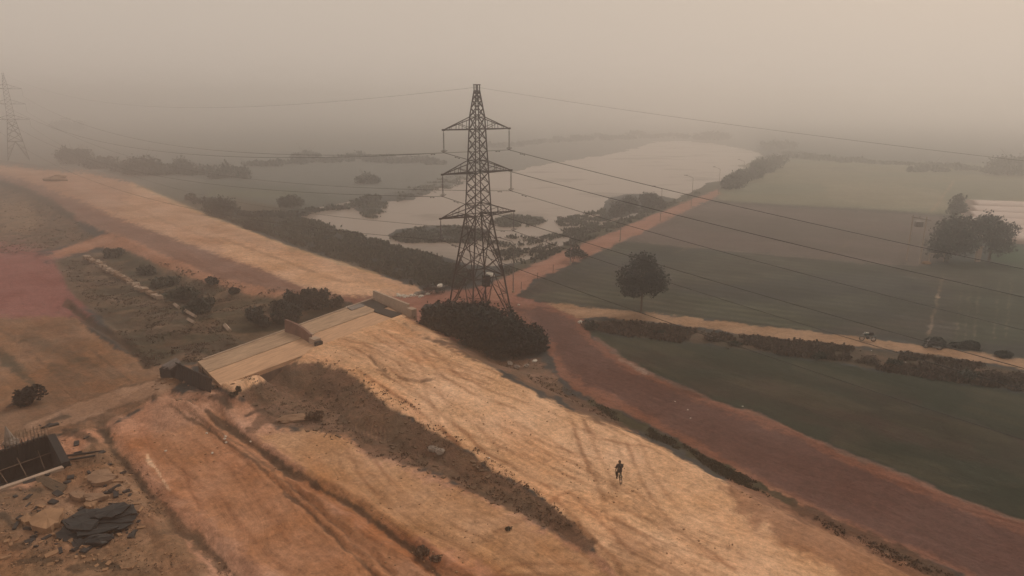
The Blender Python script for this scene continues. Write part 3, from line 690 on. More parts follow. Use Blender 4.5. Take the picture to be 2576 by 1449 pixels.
def tree(label, px, py, h, w, base=None, n=2500, size=.3, mat='tree', name='tree', cat='tree', group=None, form='round', seed=0, blobs=None, trunk=.2, shell=.5, zoff=0):
    rnd = random.Random(seed); p = GP(px, py); p.z += zoff
    base = h*.3 if base is None else base
    t = empty(name, p); tag(t, label, cat, group)
    m = MB(); pts = [Vector((0,0,-.3)), Vector((.06*h*.1,0,h*.3)), Vector((-.03*h*.3,.02*h,h*.55)), Vector((0,0,h*.8))]
    m.path(pts, trunk, 7, .3)
    for i in range(6):
        a = rnd.random()*6.28; z = base*.85+(h-base)*.12*i; L = w*.32
        m.path([Vector((0,0,z)), Vector((math.cos(a)*L*.5, math.sin(a)*L*.5, z+L*.4)), Vector((math.cos(a)*L, math.sin(a)*L, z+L*.9))], trunk*.4, 5, .3)
    m.build('trunk', M['bark'], t)
    foliage('crown', blobs or crown_blobs(h, w, base, rnd, form=form), n, size, M[mat], t, seed, shell=shell)
    return t
def shrub(label, px, py, w, h, n=900, size=.16, mat='weed', name='shrub', cat='shrub', group=None, seed=0, nb=5):
    rnd = random.Random(seed); p = GP(px, py); t = empty(name, p); tag(t, label, cat, group)
    bl = [((rnd.random()-.5)*w*.6, (rnd.random()-.5)*w*.5, h*(.25+.3*rnd.random()), w*.28, w*.28, h*.4) for _ in range(nb)]
    m = MB()
    for i in range(5):
        a = rnd.random()*6.28; m.path([(0,0,-.1), (math.cos(a)*w*.15, math.sin(a)*w*.15, h*.35), (math.cos(a)*w*.3, math.sin(a)*w*.3, h*.7)], .03+.01*h, 4, .4)
    m.build('stem', M['bark'], t)
    foliage('foliage', bl, n, size, M[mat], t, seed, floor=-.2)
    return t

# the lone tree in the ploughed field
tb = [(0,0,6.0,2.6,2.6,2.1),(-1.9,.3,5.0,1.9,2,1.8),(2.0,-.2,4.9,1.9,2,1.7),(.3,1.2,7.2,1.8,1.8,1.5),(-1.2,-.8,3.6,1.7,1.7,1.2),(1.5,.8,3.3,1.5,1.6,1.1),(-2.0,0,3.1,1.1,1.2,.9),(2.7,.2,4.0,1.0,1.1,1.0),(.2,-1.2,4.4,1.9,1.7,1.5),(.9,.2,6.9,1.5,1.5,1.3)]
tree('lone dense round tree standing in the dark field right of the pylon', 1612, 786, 8.6, 6.6, 2.2, 6500, .16, 'tree', seed=3, blobs=tb, trunk=.17, shell=.3)
# pair of trees at the right
tree('broad dark rounded tree beside the pale twin poles', 2384, 657, 8.2, 8.6, .8, 5600, .24, seed=5, group='pair of field trees', trunk=.25, shell=.3)
tree('looser tree with spiky top in front of the plastic tunnels', 2487, 655, 8.6, 8.6, 1.4, 4600, .23, seed=6, group='pair of field trees', trunk=.3, shell=.3)
tree('dark pointed tree at the left end of the plastic tunnels', 2405, 548, 6.0, 5.0, .3, 1300, .28, seed=8, form='cone', shell=.4)
def ftree(label, px, yt, yb, wpx, n, seed, **kw):
    p = GP(px, yb); dep = p.y*CT+(H-p.z)*ST; ppm = F/dep
    w = wpx/ppm; h = (yb-yt)/ppm*1.05
    B = []; rnd = random.Random(seed); k = max(3, int(w/h*3))
    for i in range(k):
        t = (i+.5)/k-.5; hh = h*(1-1.3*t*t)*(.75+.3*rnd.random())
        B.append((t*w*.82, rnd.uniform(-.1,.1)*w, hh*.48, w/k*.85+h*.1, w/k*.85+h*.1, hh*.5))
    return tree(label, px, yb, h, w, .3, n, max(w, h)*.020+.10, seed=seed, blobs=B, trunk=.15+h*.01, shell=.35, **kw)
ftree('faint domed tree cut by the right edge, fading in smoke', 2535, 380, 440, 100, 2600, 9)
ftree('low faint tree line clump beyond the light field', 2330, 416, 432, 120, 1200, 10)
ftree('bushy tree in smoke just right of the far pylon', 188, 364, 412, 88, 2800, 12)
ftree('wide dark tree in smoke, left one of a joined pair', 362, 389, 440, 118, 3000, 13, group='smoky trees behind the highway')
ftree('dark tree in smoke, right one of a joined pair', 462, 393, 438, 62, 2200, 14, group='smoky trees behind the highway')
ftree('dark shrubby tree close above the far highway edge', 560, 492, 548, 68, 3200, 15)
ftree('small dark tree left of the pond tip', 732, 486, 522, 58, 2400, 16)
ftree('low dark bush at the highway verge below the pond tip', 636, 550, 580, 40, 1500, 17)
ftree('faint dark tree beyond the pond left of the pylon', 925, 432, 462, 62, 1800, 18)
ftree('hardly visible round tree far up in the smoke, left of centre', 558, 290, 305, 34, 700, 19)
ftree('hardly visible broad tree behind the far pylon', 172, 297, 330, 96, 1200, 20)
ftree('hardly visible tree far up in the smoke right of the pylon', 1607, 288, 301, 50, 700, 21)
ftree('faint tree beyond the far end of the pond', 1790, 330, 352, 112, 1200, 22)
ftree('faint low tree behind the fields at the hedge end', 1960, 350, 374, 100, 1200, 23)
ftree('faint flat-topped grove left of the pylon far in the smoke', 770, 379, 398, 90, 1000, 24)
def woodland(name, label, line, n, size, hpx, seed):
    g = np.random.default_rng(seed); B = []
    for (x0, y0), (x1, y1) in zip(line[:-1], line[1:]):
        for t in np.linspace(0, 1, max(2, int(abs(x1-x0)/22)), endpoint=False):
            p = GP(x0+(x1-x0)*t, y0+(y1-y0)*t+g.uniform(-5, 5)); ppm = F/(p.y*CT+(H-p.z)*ST); h = hpx/ppm*g.uniform(.45, 1.2); w = 20/ppm*g.uniform(.8, 1.6)
            B.append((p.x, p.y, p.z+h*.45, w, w, h*.55))
    o = foliage(name, B, n, size, M['tree'], None, seed, shell=.3); o['kind'] = 'stuff'; o['label'] = label
woodland('far_woodland', 'soft mass of trees in the smoke beyond the far highway', [(230,420),(330,432),(420,436),(520,444),(640,446)], 5200, .55, 28, 501)
woodland('far_woodland', 'faint wooded bank left of the pylon in the smoke', [(640,420),(780,408),(900,402),(1040,408),(1130,420)], 3200, .9, 16, 502)
woodland('far_woodland', 'faint tree belt beyond the pond in the smoke', [(1200,372),(1330,362),(1480,352),(1600,345),(1740,346)], 2400, 1.3, 12, 503)
woodland('far_woodland', 'faint hedges at the far side of the light field', [(1980,392),(2100,402),(2250,414),(2400,424),(2560,440)], 2400, .8, 12, 504)
woodland('far_woodland', 'vegetation on the near pond bank left of the pylon', [(480,500),(560,520),(640,548),(760,540),(880,520),(960,500)], 3600, .42, 14, 505)
# hedge on the far bank of the path and clumps along it
hp = [(1838,474,3.6,8),(1862,462,4.2,8),(1890,450,5.2,9),(1922,436,5.4,10),(1955,422,5,12)]
hl = ['first hedge tree from the near end of the row beside the red path','second hedge tree of the row beside the red path','middle hedge tree of the row beside the red path','tallest hedge tree, fourth in the row beside the red path','last faint hedge tree at the far end of the row']
for i, (a, b, h, w) in enumerate(hp):
    tree(hl[i], a, b, h, w, .1, 1500, .42, name='hedge_tree', cat='tree', group='hedge row at the end of the red path', seed=30+i)
cl = [(1552,545,3.6,5,'leftmost of the clump of trees between pond and red path'),(1583,538,4.8,6,'largest tree of the clump between pond and red path'),(1626,530,4.9,6.5,'spreading tree at the right of the clump by the pond'),(1660,524,2.6,4,'low bush at the right end of the pond clump')]
for i, (a, b, h, w, l) in enumerate(cl):
    tree(l, a, b, h, w, .2, 1500, .27, 'tree', shell=.25, group='clump of trees between pond and path', seed=40+i)
tree('small leafy tree on the right verge of the red path', 1442, 658, 2.6, 3.2, .8, 900, .16, seed=46, trunk=.06)
tree('small bush on the verge just right of the small path tree', 1468, 648, 1.4, 2.2, .1, 500, .13, seed=47, trunk=.04)

# the big thicket round the pylon foot
bl = []
for px, py, r_, h in [(1085,835,1.6,3.0),(1100,842,1.9,4.1),(1135,848,2.3,4.6),(1178,860,2.5,4.9),(1222,876,2.5,4.7),(1262,885,2.4,4.3),(1300,886,2.3,3.7),(1334,884,1.7,2.8),(1358,880,1.0,2.1),
                    (1120,825,2.1,3.6),(1168,832,2.4,4.1),(1218,838,2.4,4.3),(1262,850,2.3,3.8),(1300,862,2.0,3.2),(1062,846,.9,1.0),(1240,898,1.2,2.0),(1150,862,1.5,2.5),(1350,868,.9,2.6),(1200,880,1.6,2.8)]:
    p = G(px, py); bl.append((p[0], p[1], h*.45, r_, r_, h*.52))
th = empty('thicket', G(1213, 850)); tag(th, 'large dark green thicket swallowing the foot of the lattice pylon', 'thicket')
o = tuple(G(1213, 850))
bl = [(a-o[0], b-o[1], *c) for a, b, *c in bl]
foliage('foliage', bl, 26000, .20, M['bush'], th, 51, floor=-.1, shell=.55)
foliage('foliage', [(a, b, c, d*1.18, e*1.18, f*1.2) for a, b, c, d, e, f in bl], 5000, .13, M['bush2'], th, 52, floor=-.1, shell=.8)
m = MB(); rnd = random.Random(5)
for i in range(70):
    b = rnd.choice(bl); a = rnd.random()*6.28; k = .5+.6*rnd.random()
    m.path([(b[0],b[1],0), (b[0]+math.cos(a)*b[3]*.5, b[1]+math.sin(a)*b[3]*.5, b[2]), (b[0]+math.cos(a)*b[3]*k*1.2, b[1]+math.sin(a)*b[3]*k*1.2, b[2]+b[5]*(.75+.5*rnd.random()))], .03, 4, .3)
m.build('twig', M['bark'], th)

# dark flat-topped shed behind the thicket
s = G(1098, 836); sh = empty('shed', (s[0], s[1], 0), math.radians(-8)); tag(sh, 'dark flat-topped shed half hidden by the left end of the thicket', 'shed')
MB().box((0,0,1.7), (3.1,2.0,3.4)).build('wall', M['darkwall'], sh)
MB().box((0,0,3.46), (3.4,2.3,.10)).build('roof', M['darkwall'], sh)
MB().box((-.9,-1.02,1.0), (.9,.05,1.9)).build('door', M['board'], sh)

# ------------------------------------------------------------------ pylon
TA = math.radians(35); aU = Vector((math.cos(TA), math.sin(TA), 0)); bU = Vector((-math.sin(TA), math.cos(TA), 0))
prof = [(0,6.6),(7.0,4.75),(15.0,2.46),(16.4,2.3),(20.5,1.95),(22.0,1.82),(25.9,1.5),(27.4,1.38),(30.6,.50),(31.3,.50)]
def side(z): return float(np.interp(z, [p[0] for p in prof], [p[1] for p in prof]))
def corner(i, z):
    sx, sy = ((-1,-1),(1,-1),(1,1),(-1,1))[i % 4]; w = side(z)/2
    return aU*(sx*w)+bU*(sy*w)+Vector((0,0,z))
def anglebar():
    m = MB(); t = .22
    m.v = [(x,y,z) for z in (0,1) for x,y in ((-.5,-.5),(.5,-.5),(.5,-.5+t),(-.5+t,-.5+t),(-.5+t,.5),(-.5,.5))]
    m.f = [(i,(i+1)%6,6+(i+1)%6,6+i) for i in range(6)]+[(5,4,3,2,1,0),(6,7,8,9,10,11)]
    me = bpy.data.meshes.new('angle_bar'); me.from_pydata(m.v, [], m.f); me.update(); me.materials.append(M['steel']); return me
BAR = anglebar()
def barobj(name, a, b, w, parent):
    a = Vector(a); b = Vector(b); d = b-a
    o = bpy.data.objects.new(name, BAR); COL.objects.link(o); o.parent = parent
    o.matrix_local = Matrix.LocRotScale(a, d.to_track_quat('Z', 'Y'), Vector((w, w, d.length)))
    return o
ARMS = [(25.9,27.4,4.9),(20.5,22.0,5.2),(15.0,16.4,5.65)]
def lattice(add):
    """calls add(name, a, b, width) for every bar of the body"""
    for i in range(4):
        zs = [0,7,15,27.4,30.6,31.3]
        for j in range(len(zs)-1): add('leg', corner(i, zs[j]), corner(i, zs[j+1]), .19 if j < 2 else .14)
    body = list(np.linspace(15,16.4,2))+list(np.linspace(16.4,20.5,4)[1:])+[22.0]+list(np.linspace(22,25.9,4)[1:])+[27.4,28.5,29.5,30.1,30.6]
    for i in range(4):
        for j in range(len(body)-1):
            add('brace', corner(i, body[j]), corner(i+1, body[j+1]), .085); add('brace', corner(i+1, body[j]), corner(i, body[j+1]), .085)
    low = [7, 9.6, 11.8, 13.6, 15.0]
    for i in range(4):
        for j in range(len(low)-1):
            add('brace', corner(i, low[j]), corner(i+1, low[j+1]), .09); add('brace', corner(i+1, low[j]), corner(i, low[j+1]), .09)
        # long crossing diagonals over the whole waist panel
        add('brace', corner(i, 7), corner(i+1, 15), .11); add('brace', corner(i+1, 7), corner(i, 15), .11)
        mid = (corner(i, 7)+corner(i+1, 7))/2
        for k in (i, i+1):
            add('brace', mid, corner(k, .2), .12)
            p1 = corner(k, 4.6); q1 = mid.lerp(corner(k, .2), .36); p2 = corner(k, 2.4); q2 = mid.lerp(corner(k, .2), .67)
            add('brace', p1, q1, .07); add('brace', q1, p2, .07); add('brace', p2, q2, .07)
            add('brace', p1, mid.lerp(corner(k,.2), .1), .06)
    for z, w in ((7,.13),(15,.10),(16.4,.09),(20.5,.09),(22,.08),(25.9,.09),(27.4,.08),(29.5,.06),(30.6,.08),(31.3,.10)):
        for i in range(4): add('brace', corner(i, z), corner(i+1, z), w)
    for z in (31.3,):
        add('brace', Vector((0,0,z))-aU*.55, Vector((0,0,z))+aU*.55, .10)
def arm_bars(zb, zt, l, sg):
    """bars of one cross arm"""
    tip = aU*(sg*l)+Vector((0,0,zb)); out = []
    ci = (1, 2) if sg > 0 else (0, 3)
    A0, A1 = corner(ci[0], zb), corner(ci[1], zb); T0, T1 = corner(ci[0], zt), corner(ci[1], zt)
    out += [(A0,tip,.14),(A1,tip,.14),(T0,tip,.10),(T1,tip,.10)]
    for f0, f1 in ((0,.28),(.28,.52),(.52,.76)):
        p, q = A0.lerp(tip,f0), A1.lerp(tip,f1); out.append((p,q,.06)); out.append((A1.lerp(tip,f0), A0.lerp(tip,f1), .06))
    for f in (.28,.52,.76):
        out.append((A0.lerp(tip,f), A1.lerp(tip,f), .06)); out.append((A0.lerp(tip,f), T0.lerp(tip,f), .055)); out.append((A1.lerp(tip,f), T1.lerp(tip,f), .055))
    for X, Y in ((A0,T0),(A1,T1)): out.append((X, Y.lerp(tip,.52), .06)); out.append((Y.lerp(tip,.52), X.lerp(tip,.52), .05))
    return tip, out
def insulator(parent, tip, L=2.75, detail=True):
    m = MB(); m.bar(tip, tip-Vector((0,0,L)), .035, n=6)
    if detail:
        for k in range(14): z = tip.z-.35-k*.145; m.bar((tip.x,tip.y,z), (tip.x,tip.y,z-.06), .13, .05, 8)
        o = m.build('insulator_string', M['insul'], parent)
        f = MB(); e = tip-Vector((0,0,L))
        f.bar(e+Vector((0,0,.1))-bU*.05-aU*.45+Vector((0,0,.15)), e+Vector((0,0,.1)), .04); f.bar(e+Vector((0,0,.1))+aU*.45+Vector((0,0,.15)), e+Vector((0,0,.1)), .04)
        f.bar(e-bU*.35, e+bU*.35, .05); f.bar(e-aU*.25+Vector((0,0,.32)), e+aU*.25+Vector((0,0,.32)), .035)
        f.build('line_clamp', M['steel'], o)
    else: m.build('insulator_string', M['insul'], parent)
TC = Vector(tuple(G(1207, 815)))
py_ = empty('transmission_pylon', TC); tag(py_, 'tall dark lattice pylon with three pairs of crossarms rising from the thicket', 'pylon')
lattice(lambda n, a, b, w: barobj(n, a, b, w, py_))
ATT = []
for zb, zt, l in ARMS:
    for sg in (1, -1):
        tip, bars = arm_bars(zb, zt, l, sg)
        m = MB().box(tip, (.3,.3,.22), TA); root = m.build('crossarm', M['steel'], py_)
        for a, b, w in bars: barobj('brace', a, b, w, root)
        insulator(py_, tip); ATT.append(TC+tip-Vector((0,0,2.75)))
bx = corner(2, 1.8); MB().box((bx.x, bx.y, 5.0), (.9,.8,1.6), TA).build('equipment_box', M['darkwall'], py_)
EARTH = TC+Vector((0,0,31.0))

# far pylon: seen small and smoky
FZ = 300.; fx = (47-1288)/F*FZ; fu = (724.5-402)/F*FZ
FC = Vector((fx, FZ*CT+fu*ST, 0)); SC = 1.17; FC.z = H+fu*CT-FZ*ST-.3
fp = empty('transmission_pylon', FC); tag(fp, 'faint lattice pylon fading into the smoke at the far left', 'pylon')
fp.scale = (SC, SC, SC)
mb = {'leg': MB(), 'brace': MB()}
lattice(lambda n, a, b, w: mb[n].bar(a, b, w*.5, n=4, caps=False))
mb['leg'].build('leg', M['steel'], fp)
bb = mb['brace'].build('bracing', M['steel'], fp); bb['kind'] = 'stuff'
FATT = []
for zb, zt, l in ARMS:
    for sg in (1, -1):
        tip, bars = arm_bars(zb, zt, l, sg); m = MB()
        for a, b, w in bars: m.bar(a, b, w*.5, n=4, caps=False)
        m.build('crossarm', M['steel'], fp); insulator(fp, tip, detail=False); FATT.append(FC+(tip-Vector((0,0,2.75)))*SC)
FEARTH = FC+Vector((0,0,31.0))*SC

def wire(P, Q, sag, name, label, cat, group, r=.030, nseg=60, t1=1.0):
    pts = []
    for i in range(nseg+1):
        t = i/nseg*t1; p = Vector(P).lerp(Vector(Q), t); p.z -= 4*sag*t*(1-t); pts.append(p)
    root = Vector(P); m = MB().path([p-root for p in pts], r, 5); m.v = m.v
    o = m.build(name, M['wire'], None); o.location = root; tag(o, label, cat, group)
    d = (pts[1]-pts[0]).normalized()
    if cat == 'power line':
        c = Vector((0,0,0))+d*2.2; dm = MB(); dm.bar(c-d*.32-Vector((0,0,.14)), c+d*.32-Vector((0,0,.14)), .018)
        for k in (-1,1): dm.bar(c+d*(.30*k-.09)-Vector((0,0,.14)), c+d*(.30*k+.09)-Vector((0,0,.14)), .055)
        dm.bar(c, c-Vector((0,0,.14)), .02); dm.build('vibration_damper', M['wire'], o)
    return o
arn = ['top crossarm','middle crossarm','bottom crossarm']; sdn = ['right','left']
haz = math.radians(-37); hd = Vector((math.cos(haz), math.sin(haz), 0))
for i, (a, b) in enumerate(zip(ATT, FATT)):
    nm = f'{sdn[i%2]} end of the pylon\'s {arn[i//2]}'
    wire(a, b, 8.5, 'power_line', f'power line from the {nm} running left into smoke', 'power line', 'power lines to the far pylon')
    q = a+hd*350
    wire(a, q, .17*350/4, 'power_line', f'power line from the {nm} sagging to the right', 'power line', 'power lines sagging to the right', r=.036, nseg=90)
wire(EARTH, FEARTH, 7.0, 'earth_wire', 'thin earth wire from the pylon peak to the far pylon', 'earth wire', 'earth wires', r=.012)
wire(EARTH, EARTH+hd*350, 11.8, 'earth_wire', 'thin earth wire from the pylon peak sloping down to the right', 'earth wire', 'earth wires', r=.009, nseg=90)

# ------------------------------------------------------------------ bridge deck with its parapets
dA, dB, dC, dD = [G(*p, 2.05) for p in ((497,910),(937,751),(1023,797),(556,970))]
dA, dB, dC, dD = [Vector(tuple(v)) for v in (dA, dB, dC, dD)]
bd = empty('bridge_deck', (0,0,0)); bo = (dA+dC)/2; bo.z = 0; bd.location = bo
tag(bd, 'sandy concrete bridge deck with a long joint, crossing the ravine left of the pylon', 'bridge')
dA, dB, dC, dD = [v-bo for v in (dA, dB, dC, dD)]
def quadslab(P, zt, th): return [Vector((p.x,p.y,zt-th)) for p in P]+[Vector((p.x,p.y,zt)) for p in P]
midL, midR = dA.lerp(dD,.47), dB.lerp(dC,.47); e = .012
MB().quadbox(quadslab([dA, midL.lerp(dA,e), midR.lerp(dB,e), dB][::-1], 2.08, .45)).build('deck_slab', M['deck'], bd)
MB().quadbox(quadslab([midL.lerp(dD,e), dD, dC, midR.lerp(dC,e)][::-1], 2.05, .45)).build('deck_slab', M['sanddeck'], bd)
MB().quadbox(quadslab([midL.lerp(dA,e), midL.lerp(dD,e), midR.lerp(dC,e), midR.lerp(dB,e)][::-1], 1.97, .3)).build('joint_filler', M['darkwall'], bd)
def wall_between(a, b, th, z0, z1, mat, name, parent, side_=1, lean=0.):
    a = Vector(a); b = Vector(b); d = (b-a); d.z = 0; n = Vector((-d.y, d.x, 0)).normalized()*th*side_
    P = [Vector((a.x,a.y,z0)), Vector((b.x,b.y,z0)), Vector((b.x,b.y,z0))+n, Vector((a.x,a.y,z0))+n]
    Tt = [Vector((p.x,p.y,z1))+n.normalized()*lean for p in P]
    if side_ < 0: P = P[::-1]; Tt = Tt[::-1]
    return MB().quadbox(P+Tt).build(name, M[mat], parent)
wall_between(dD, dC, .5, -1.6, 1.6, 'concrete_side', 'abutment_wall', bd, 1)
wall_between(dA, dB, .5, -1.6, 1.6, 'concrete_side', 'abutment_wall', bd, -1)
dirE = (dC-dD).normalized(); nrm = (dB-dC).normalized()
# kerb lip on the far edge
wall_between(dA.lerp(dB,.02), dB, .22, 2.08, 2.20, 'pale_concrete', 'kerb', bd, -1)
# far parapet and middle parapet
q0 = Vector(tuple(G(936,751,2.05)))-bo; q1 = Vector(tuple(G(1023,787,2.05)))-bo
wall_between(q0, q1, .35, 1.2, 3.2, 'pale_concrete', 'parapet_wall', bd, 1, lean=.2)
wall_between(q1, q1+(q1-q0).normalized()*1.2, .8, -.5, 2.75, 'pale_concrete', 'wing_wall', bd, 1)
q0 = Vector(tuple(G(716,836,2.05)))-bo; q1 = Vector(tuple(G(778,864,2.05)))-bo; qm = q0.lerp(q1,.5)
dd = (q1-q0).normalized(); nn = Vector((-dd.y, dd.x, 0))
m = MB(); K = 10; sec = []
for k in range(K+1):
    t = k/K; p = q0.lerp(q1, t)+nn*(.35*math.sin(t*math.pi)); hgt = 3.65-.6*t; ln = .15
    sec.append([Vector((p.x,p.y,1.95)), Vector((p.x,p.y,1.95))+nn*.3, Vector((p.x,p.y,hgt))+nn*(.3+ln), Vector((p.x,p.y,hgt))+nn*(ln)])
for k in range(K): 
    a, b = sec[k], sec[k+1]; m.quadbox([a[0], b[0], b[1], a[1], a[3], b[3], b[2], a[2]])
m.build('parapet_wall', M['rust'], bd)
cp = MB(); c0 = q0.lerp(q1,.45)+nn*.75; c1 = q1+nn*.45
cp.quadbox(quadslab([c0, c1, c1+nn*.28, c0+nn*.28], 3.05, .14)).build('coping', M['pale_concrete'], bd)
wall_between(q1, q1+dd*1.1, .9, .6, 2.75, 'pale_concrete', 'end_block', bd, 1)
wall_between(q1+dd*1.13, q1+dd*1.5, .9, .6, 2.5, 'darkwall', 'end_block', bd, 1)
for k, (pts, z_) in enumerate([([(905,763),(937,753),(975,772),(950,780)],2.11),([(945,770),(1012,790),(985,799),(940,784)],2.12),([(868,772),(905,762),(918,770),(885,781)],2.10)]):
    P = [Vector(tuple(G(a, b, z_)))-bo for a, b in pts]; MB().quadbox([p-Vector((0,0,.03)) for p in P][::-1]+[p+Vector((0,0,.04*((i+k)%3))) for i, p in enumerate(P)][::-1]).build('sheet_and_shadow', M['darkwall' if k<2 else 'tin'], bd)  # thin dark sheets by the far parapet, also standing in for triangular shadows
# debris bits on deck
fm = MB(); s0 = Vector(tuple(G(512,946,2.08)))-bo
MB().bar(s0, s0+Vector((0,0,.95)), .05).build('marker_post', M['board'], bd)

# dark board formwork at the near-left end, with its sheet roof
fr = empty('board_formwork', tuple(G(490,975,.3))); fo = fr.location.copy(); fo.z = 0; fr.location = fo
tag(fr, 'dark lean-to board wall with ragged sheet roof at the near end of the deck', 'formwork')
w0 = Vector(tuple(G(437,945,1.6)))-fo; w1 = Vector(tuple(G(528,989,1.5)))-fo
nb = 16; dd = (w1-w0); dd.z = 0; L = dd.length; dd.normalize(); nn = Vector((-dd.y, dd.x, 0))
if nn.y < 0: nn = -nn
rr = random.Random(3)
for k in range(nb):
    t0 = k/nb*L; t1 = (k+1)/nb*L-.03; off = nn*(.03*rr.random()); zt = 2.95+.12*(rr.random()-.5)-.1*k/nb; zb = 1.3-.25*rr.random()
    a = w0+dd*t0+off; b = w0+dd*t1+off
    P = [Vector((a.x,a.y,zb)), Vector((b.x,b.y,zb)), Vector((b.x,b.y,zb))+nn*.06, Vector((a.x,a.y,zb))+nn*.06]
    lean = nn*.35; T_ = [Vector((p.x,p.y,zt))+lean for p in P]
    MB().quadbox(P+T_).build('board', M['board'], fr)
a = w0+nn*.36; b = w1+nn*.36
MB().bar((a.x,a.y,2.96), (b.x,b.y,2.86), .07).build('top_rail', M['board'], fr)
for k in range(5):
    a = w0+dd*(.3+k*L/5)+nn*.5; MB().bar((a.x,a.y,2.3), (a.x+nn.x*.9,a.y+nn.y*.9,.4), .05).build('prop', M['wood'], fr)
rq = [Vector(tuple(G(a, b, z_)))-fo for a, b, z_ in ((400,924,2.35),(443,900,3.05),(455,911,3.05),(430,929,2.35))]
for k in range(7):
    t0, t1 = k/7, (k+.92)/7; c = .07*rr.random(); e_ = rr.uniform(-.12, .12)
    P = [rq[0].lerp(rq[3], t0).lerp(rq[1].lerp(rq[2], t0), e_), rq[0].lerp(rq[3], t1).lerp(rq[1].lerp(rq[2], t1), e_), rq[1].lerp(rq[2], t1), rq[1].lerp(rq[2], t0)]
    MB().quadbox([p+Vector((0,0,c-.04)) for p in P]+[p+Vector((0,0,c)) for p in P]).build('roof_sheet', M['tin'], fr)
P = [rq[0], rq[3], rq[2], rq[1]]
MB().quadbox([Vector((p.x, p.y, 1.2)) for p in P]+[p-Vector((0,0,.12)) for p in P]).build('side_panel', M['board'], fr)

# ------------------------------------------------------------------ open concrete box lower left
cb = empty('concrete_box', (BOXW[1][0], BOXW[1][1], 0)); co = Vector((BOXW[1][0], BOXW[1][1], 0))
tag(cb, 'open concrete culvert box with dark walls and upright steel bars at the left edge', 'culvert')
bw = [Vector((p[0], p[1], 0))-co for p in BOXW]
ctr = sum(bw, Vector())/4
def bwall(a, b, z0, z1, mat, name, th=.3):
    d = (b-a).normalized(); n = Vector((-d.y, d.x, 0))
    if n.dot(ctr-a) > 0: n = -n
    P = [Vector((a.x,a.y,z0)), Vector((b.x,b.y,z0)), Vector((b.x,b.y,z0))+n*th, Vector((a.x,a.y,z0))+n*th]
    me = MB().quadbox(P+[p+Vector((0,0,z1-z0)) for p in P]); return me.build(name, M[mat], cb)
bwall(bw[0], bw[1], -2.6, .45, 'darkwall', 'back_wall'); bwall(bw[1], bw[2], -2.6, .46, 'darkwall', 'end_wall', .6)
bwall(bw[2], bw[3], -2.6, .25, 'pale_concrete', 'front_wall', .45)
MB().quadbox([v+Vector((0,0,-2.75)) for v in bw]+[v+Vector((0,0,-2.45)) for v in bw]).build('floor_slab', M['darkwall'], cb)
rr = random.Random(8)
nbar = 34
for k in range(nbar):
    t = .42+.58*k/nbar; p = bw[0].lerp(bw[1], t)+Vector((.05,.12*(k%2),0)); h = .45+.9+.5*rr.random()
    MB().bar((p.x+.1,p.y+.1,.3), (p.x+.1+.08*(rr.random()-.5),p.y+.1,h), .018, n=4).build('rebar', M['wood'], cb)
for z in (.95, 1.3):
    a = bw[0].lerp(bw[1],.42); b = bw[0].lerp(bw[1],.99); MB().bar((a.x+.1,a.y+.1,z), (b.x+.1,b.y+.1,z+.1), .02, n=4).build('rebar', M['wood'], cb)
for k in range(4):
    a = bw[3].lerp(bw[2], .35+.16*k)+Vector((0,.3,0)); b = bw[0].lerp(bw[1], .3+.2*k)-Vector((0,.2,0))
    MB().bar((a.x,a.y,-1.6+.25*k), (b.x,b.y,-.6), .04, n=5).build('strut', M['haybrown'], cb)
for k in range(13):
    p = bw[0].lerp(bw[1], .3+.7*(k+.5)/13); q = Vector((p.x,p.y,0))-(bw[0]-bw[3]).normalized()*.06; MB().bar((q.x,q.y,-2.4), (q.x,q.y,.7+.1*(k%3)), .045, n=4).build('stud', M['board'], cb)
for z in (-1.2,): a = bw[0].lerp(bw[1],.25)-(bw[0]-bw[3]).normalized()*.14; b = bw[1]-(bw[0]-bw[3]).normalized()*.14; MB().bar((a.x,a.y,z), (b.x,b.y,z), .05, n=4).build('waler', M['wood'], cb)

# long iron bars lying on the sand behind the box
for i, (p, q, l) in enumerate([((175,1168-18),(262,1138),'long dark steel beam lying on sand right of the culvert box, upper one'),((178,1186-25),(240,1150),'shorter dark steel beam lying just below the upper one')]):
    a = GP(p[0]-10, p[1]); b = GP(*q); o = MB().bar((0,0,.12), b-a+Vector((0,0,.14)), .09).build('steel_beam', M['board']); o.location = a; tag(o, l, 'beam', 'steel beams by the culvert box')
# pointed heap of grey cloth at the left edge
o = MB(); p = GP(28, 1118)
o.bar((0,0,-.2), (-.25,.1,1.7), .62, .04, 9); o.blob((.1,0,.2), (.7,.5,.4), 10, 6, .4, 0, 4)
o = o.build('cloth_bundle', M['greyrock']); o.location = p; tag(o, 'pointed grey bundle standing at the left edge beside the upright bars', 'bundle')

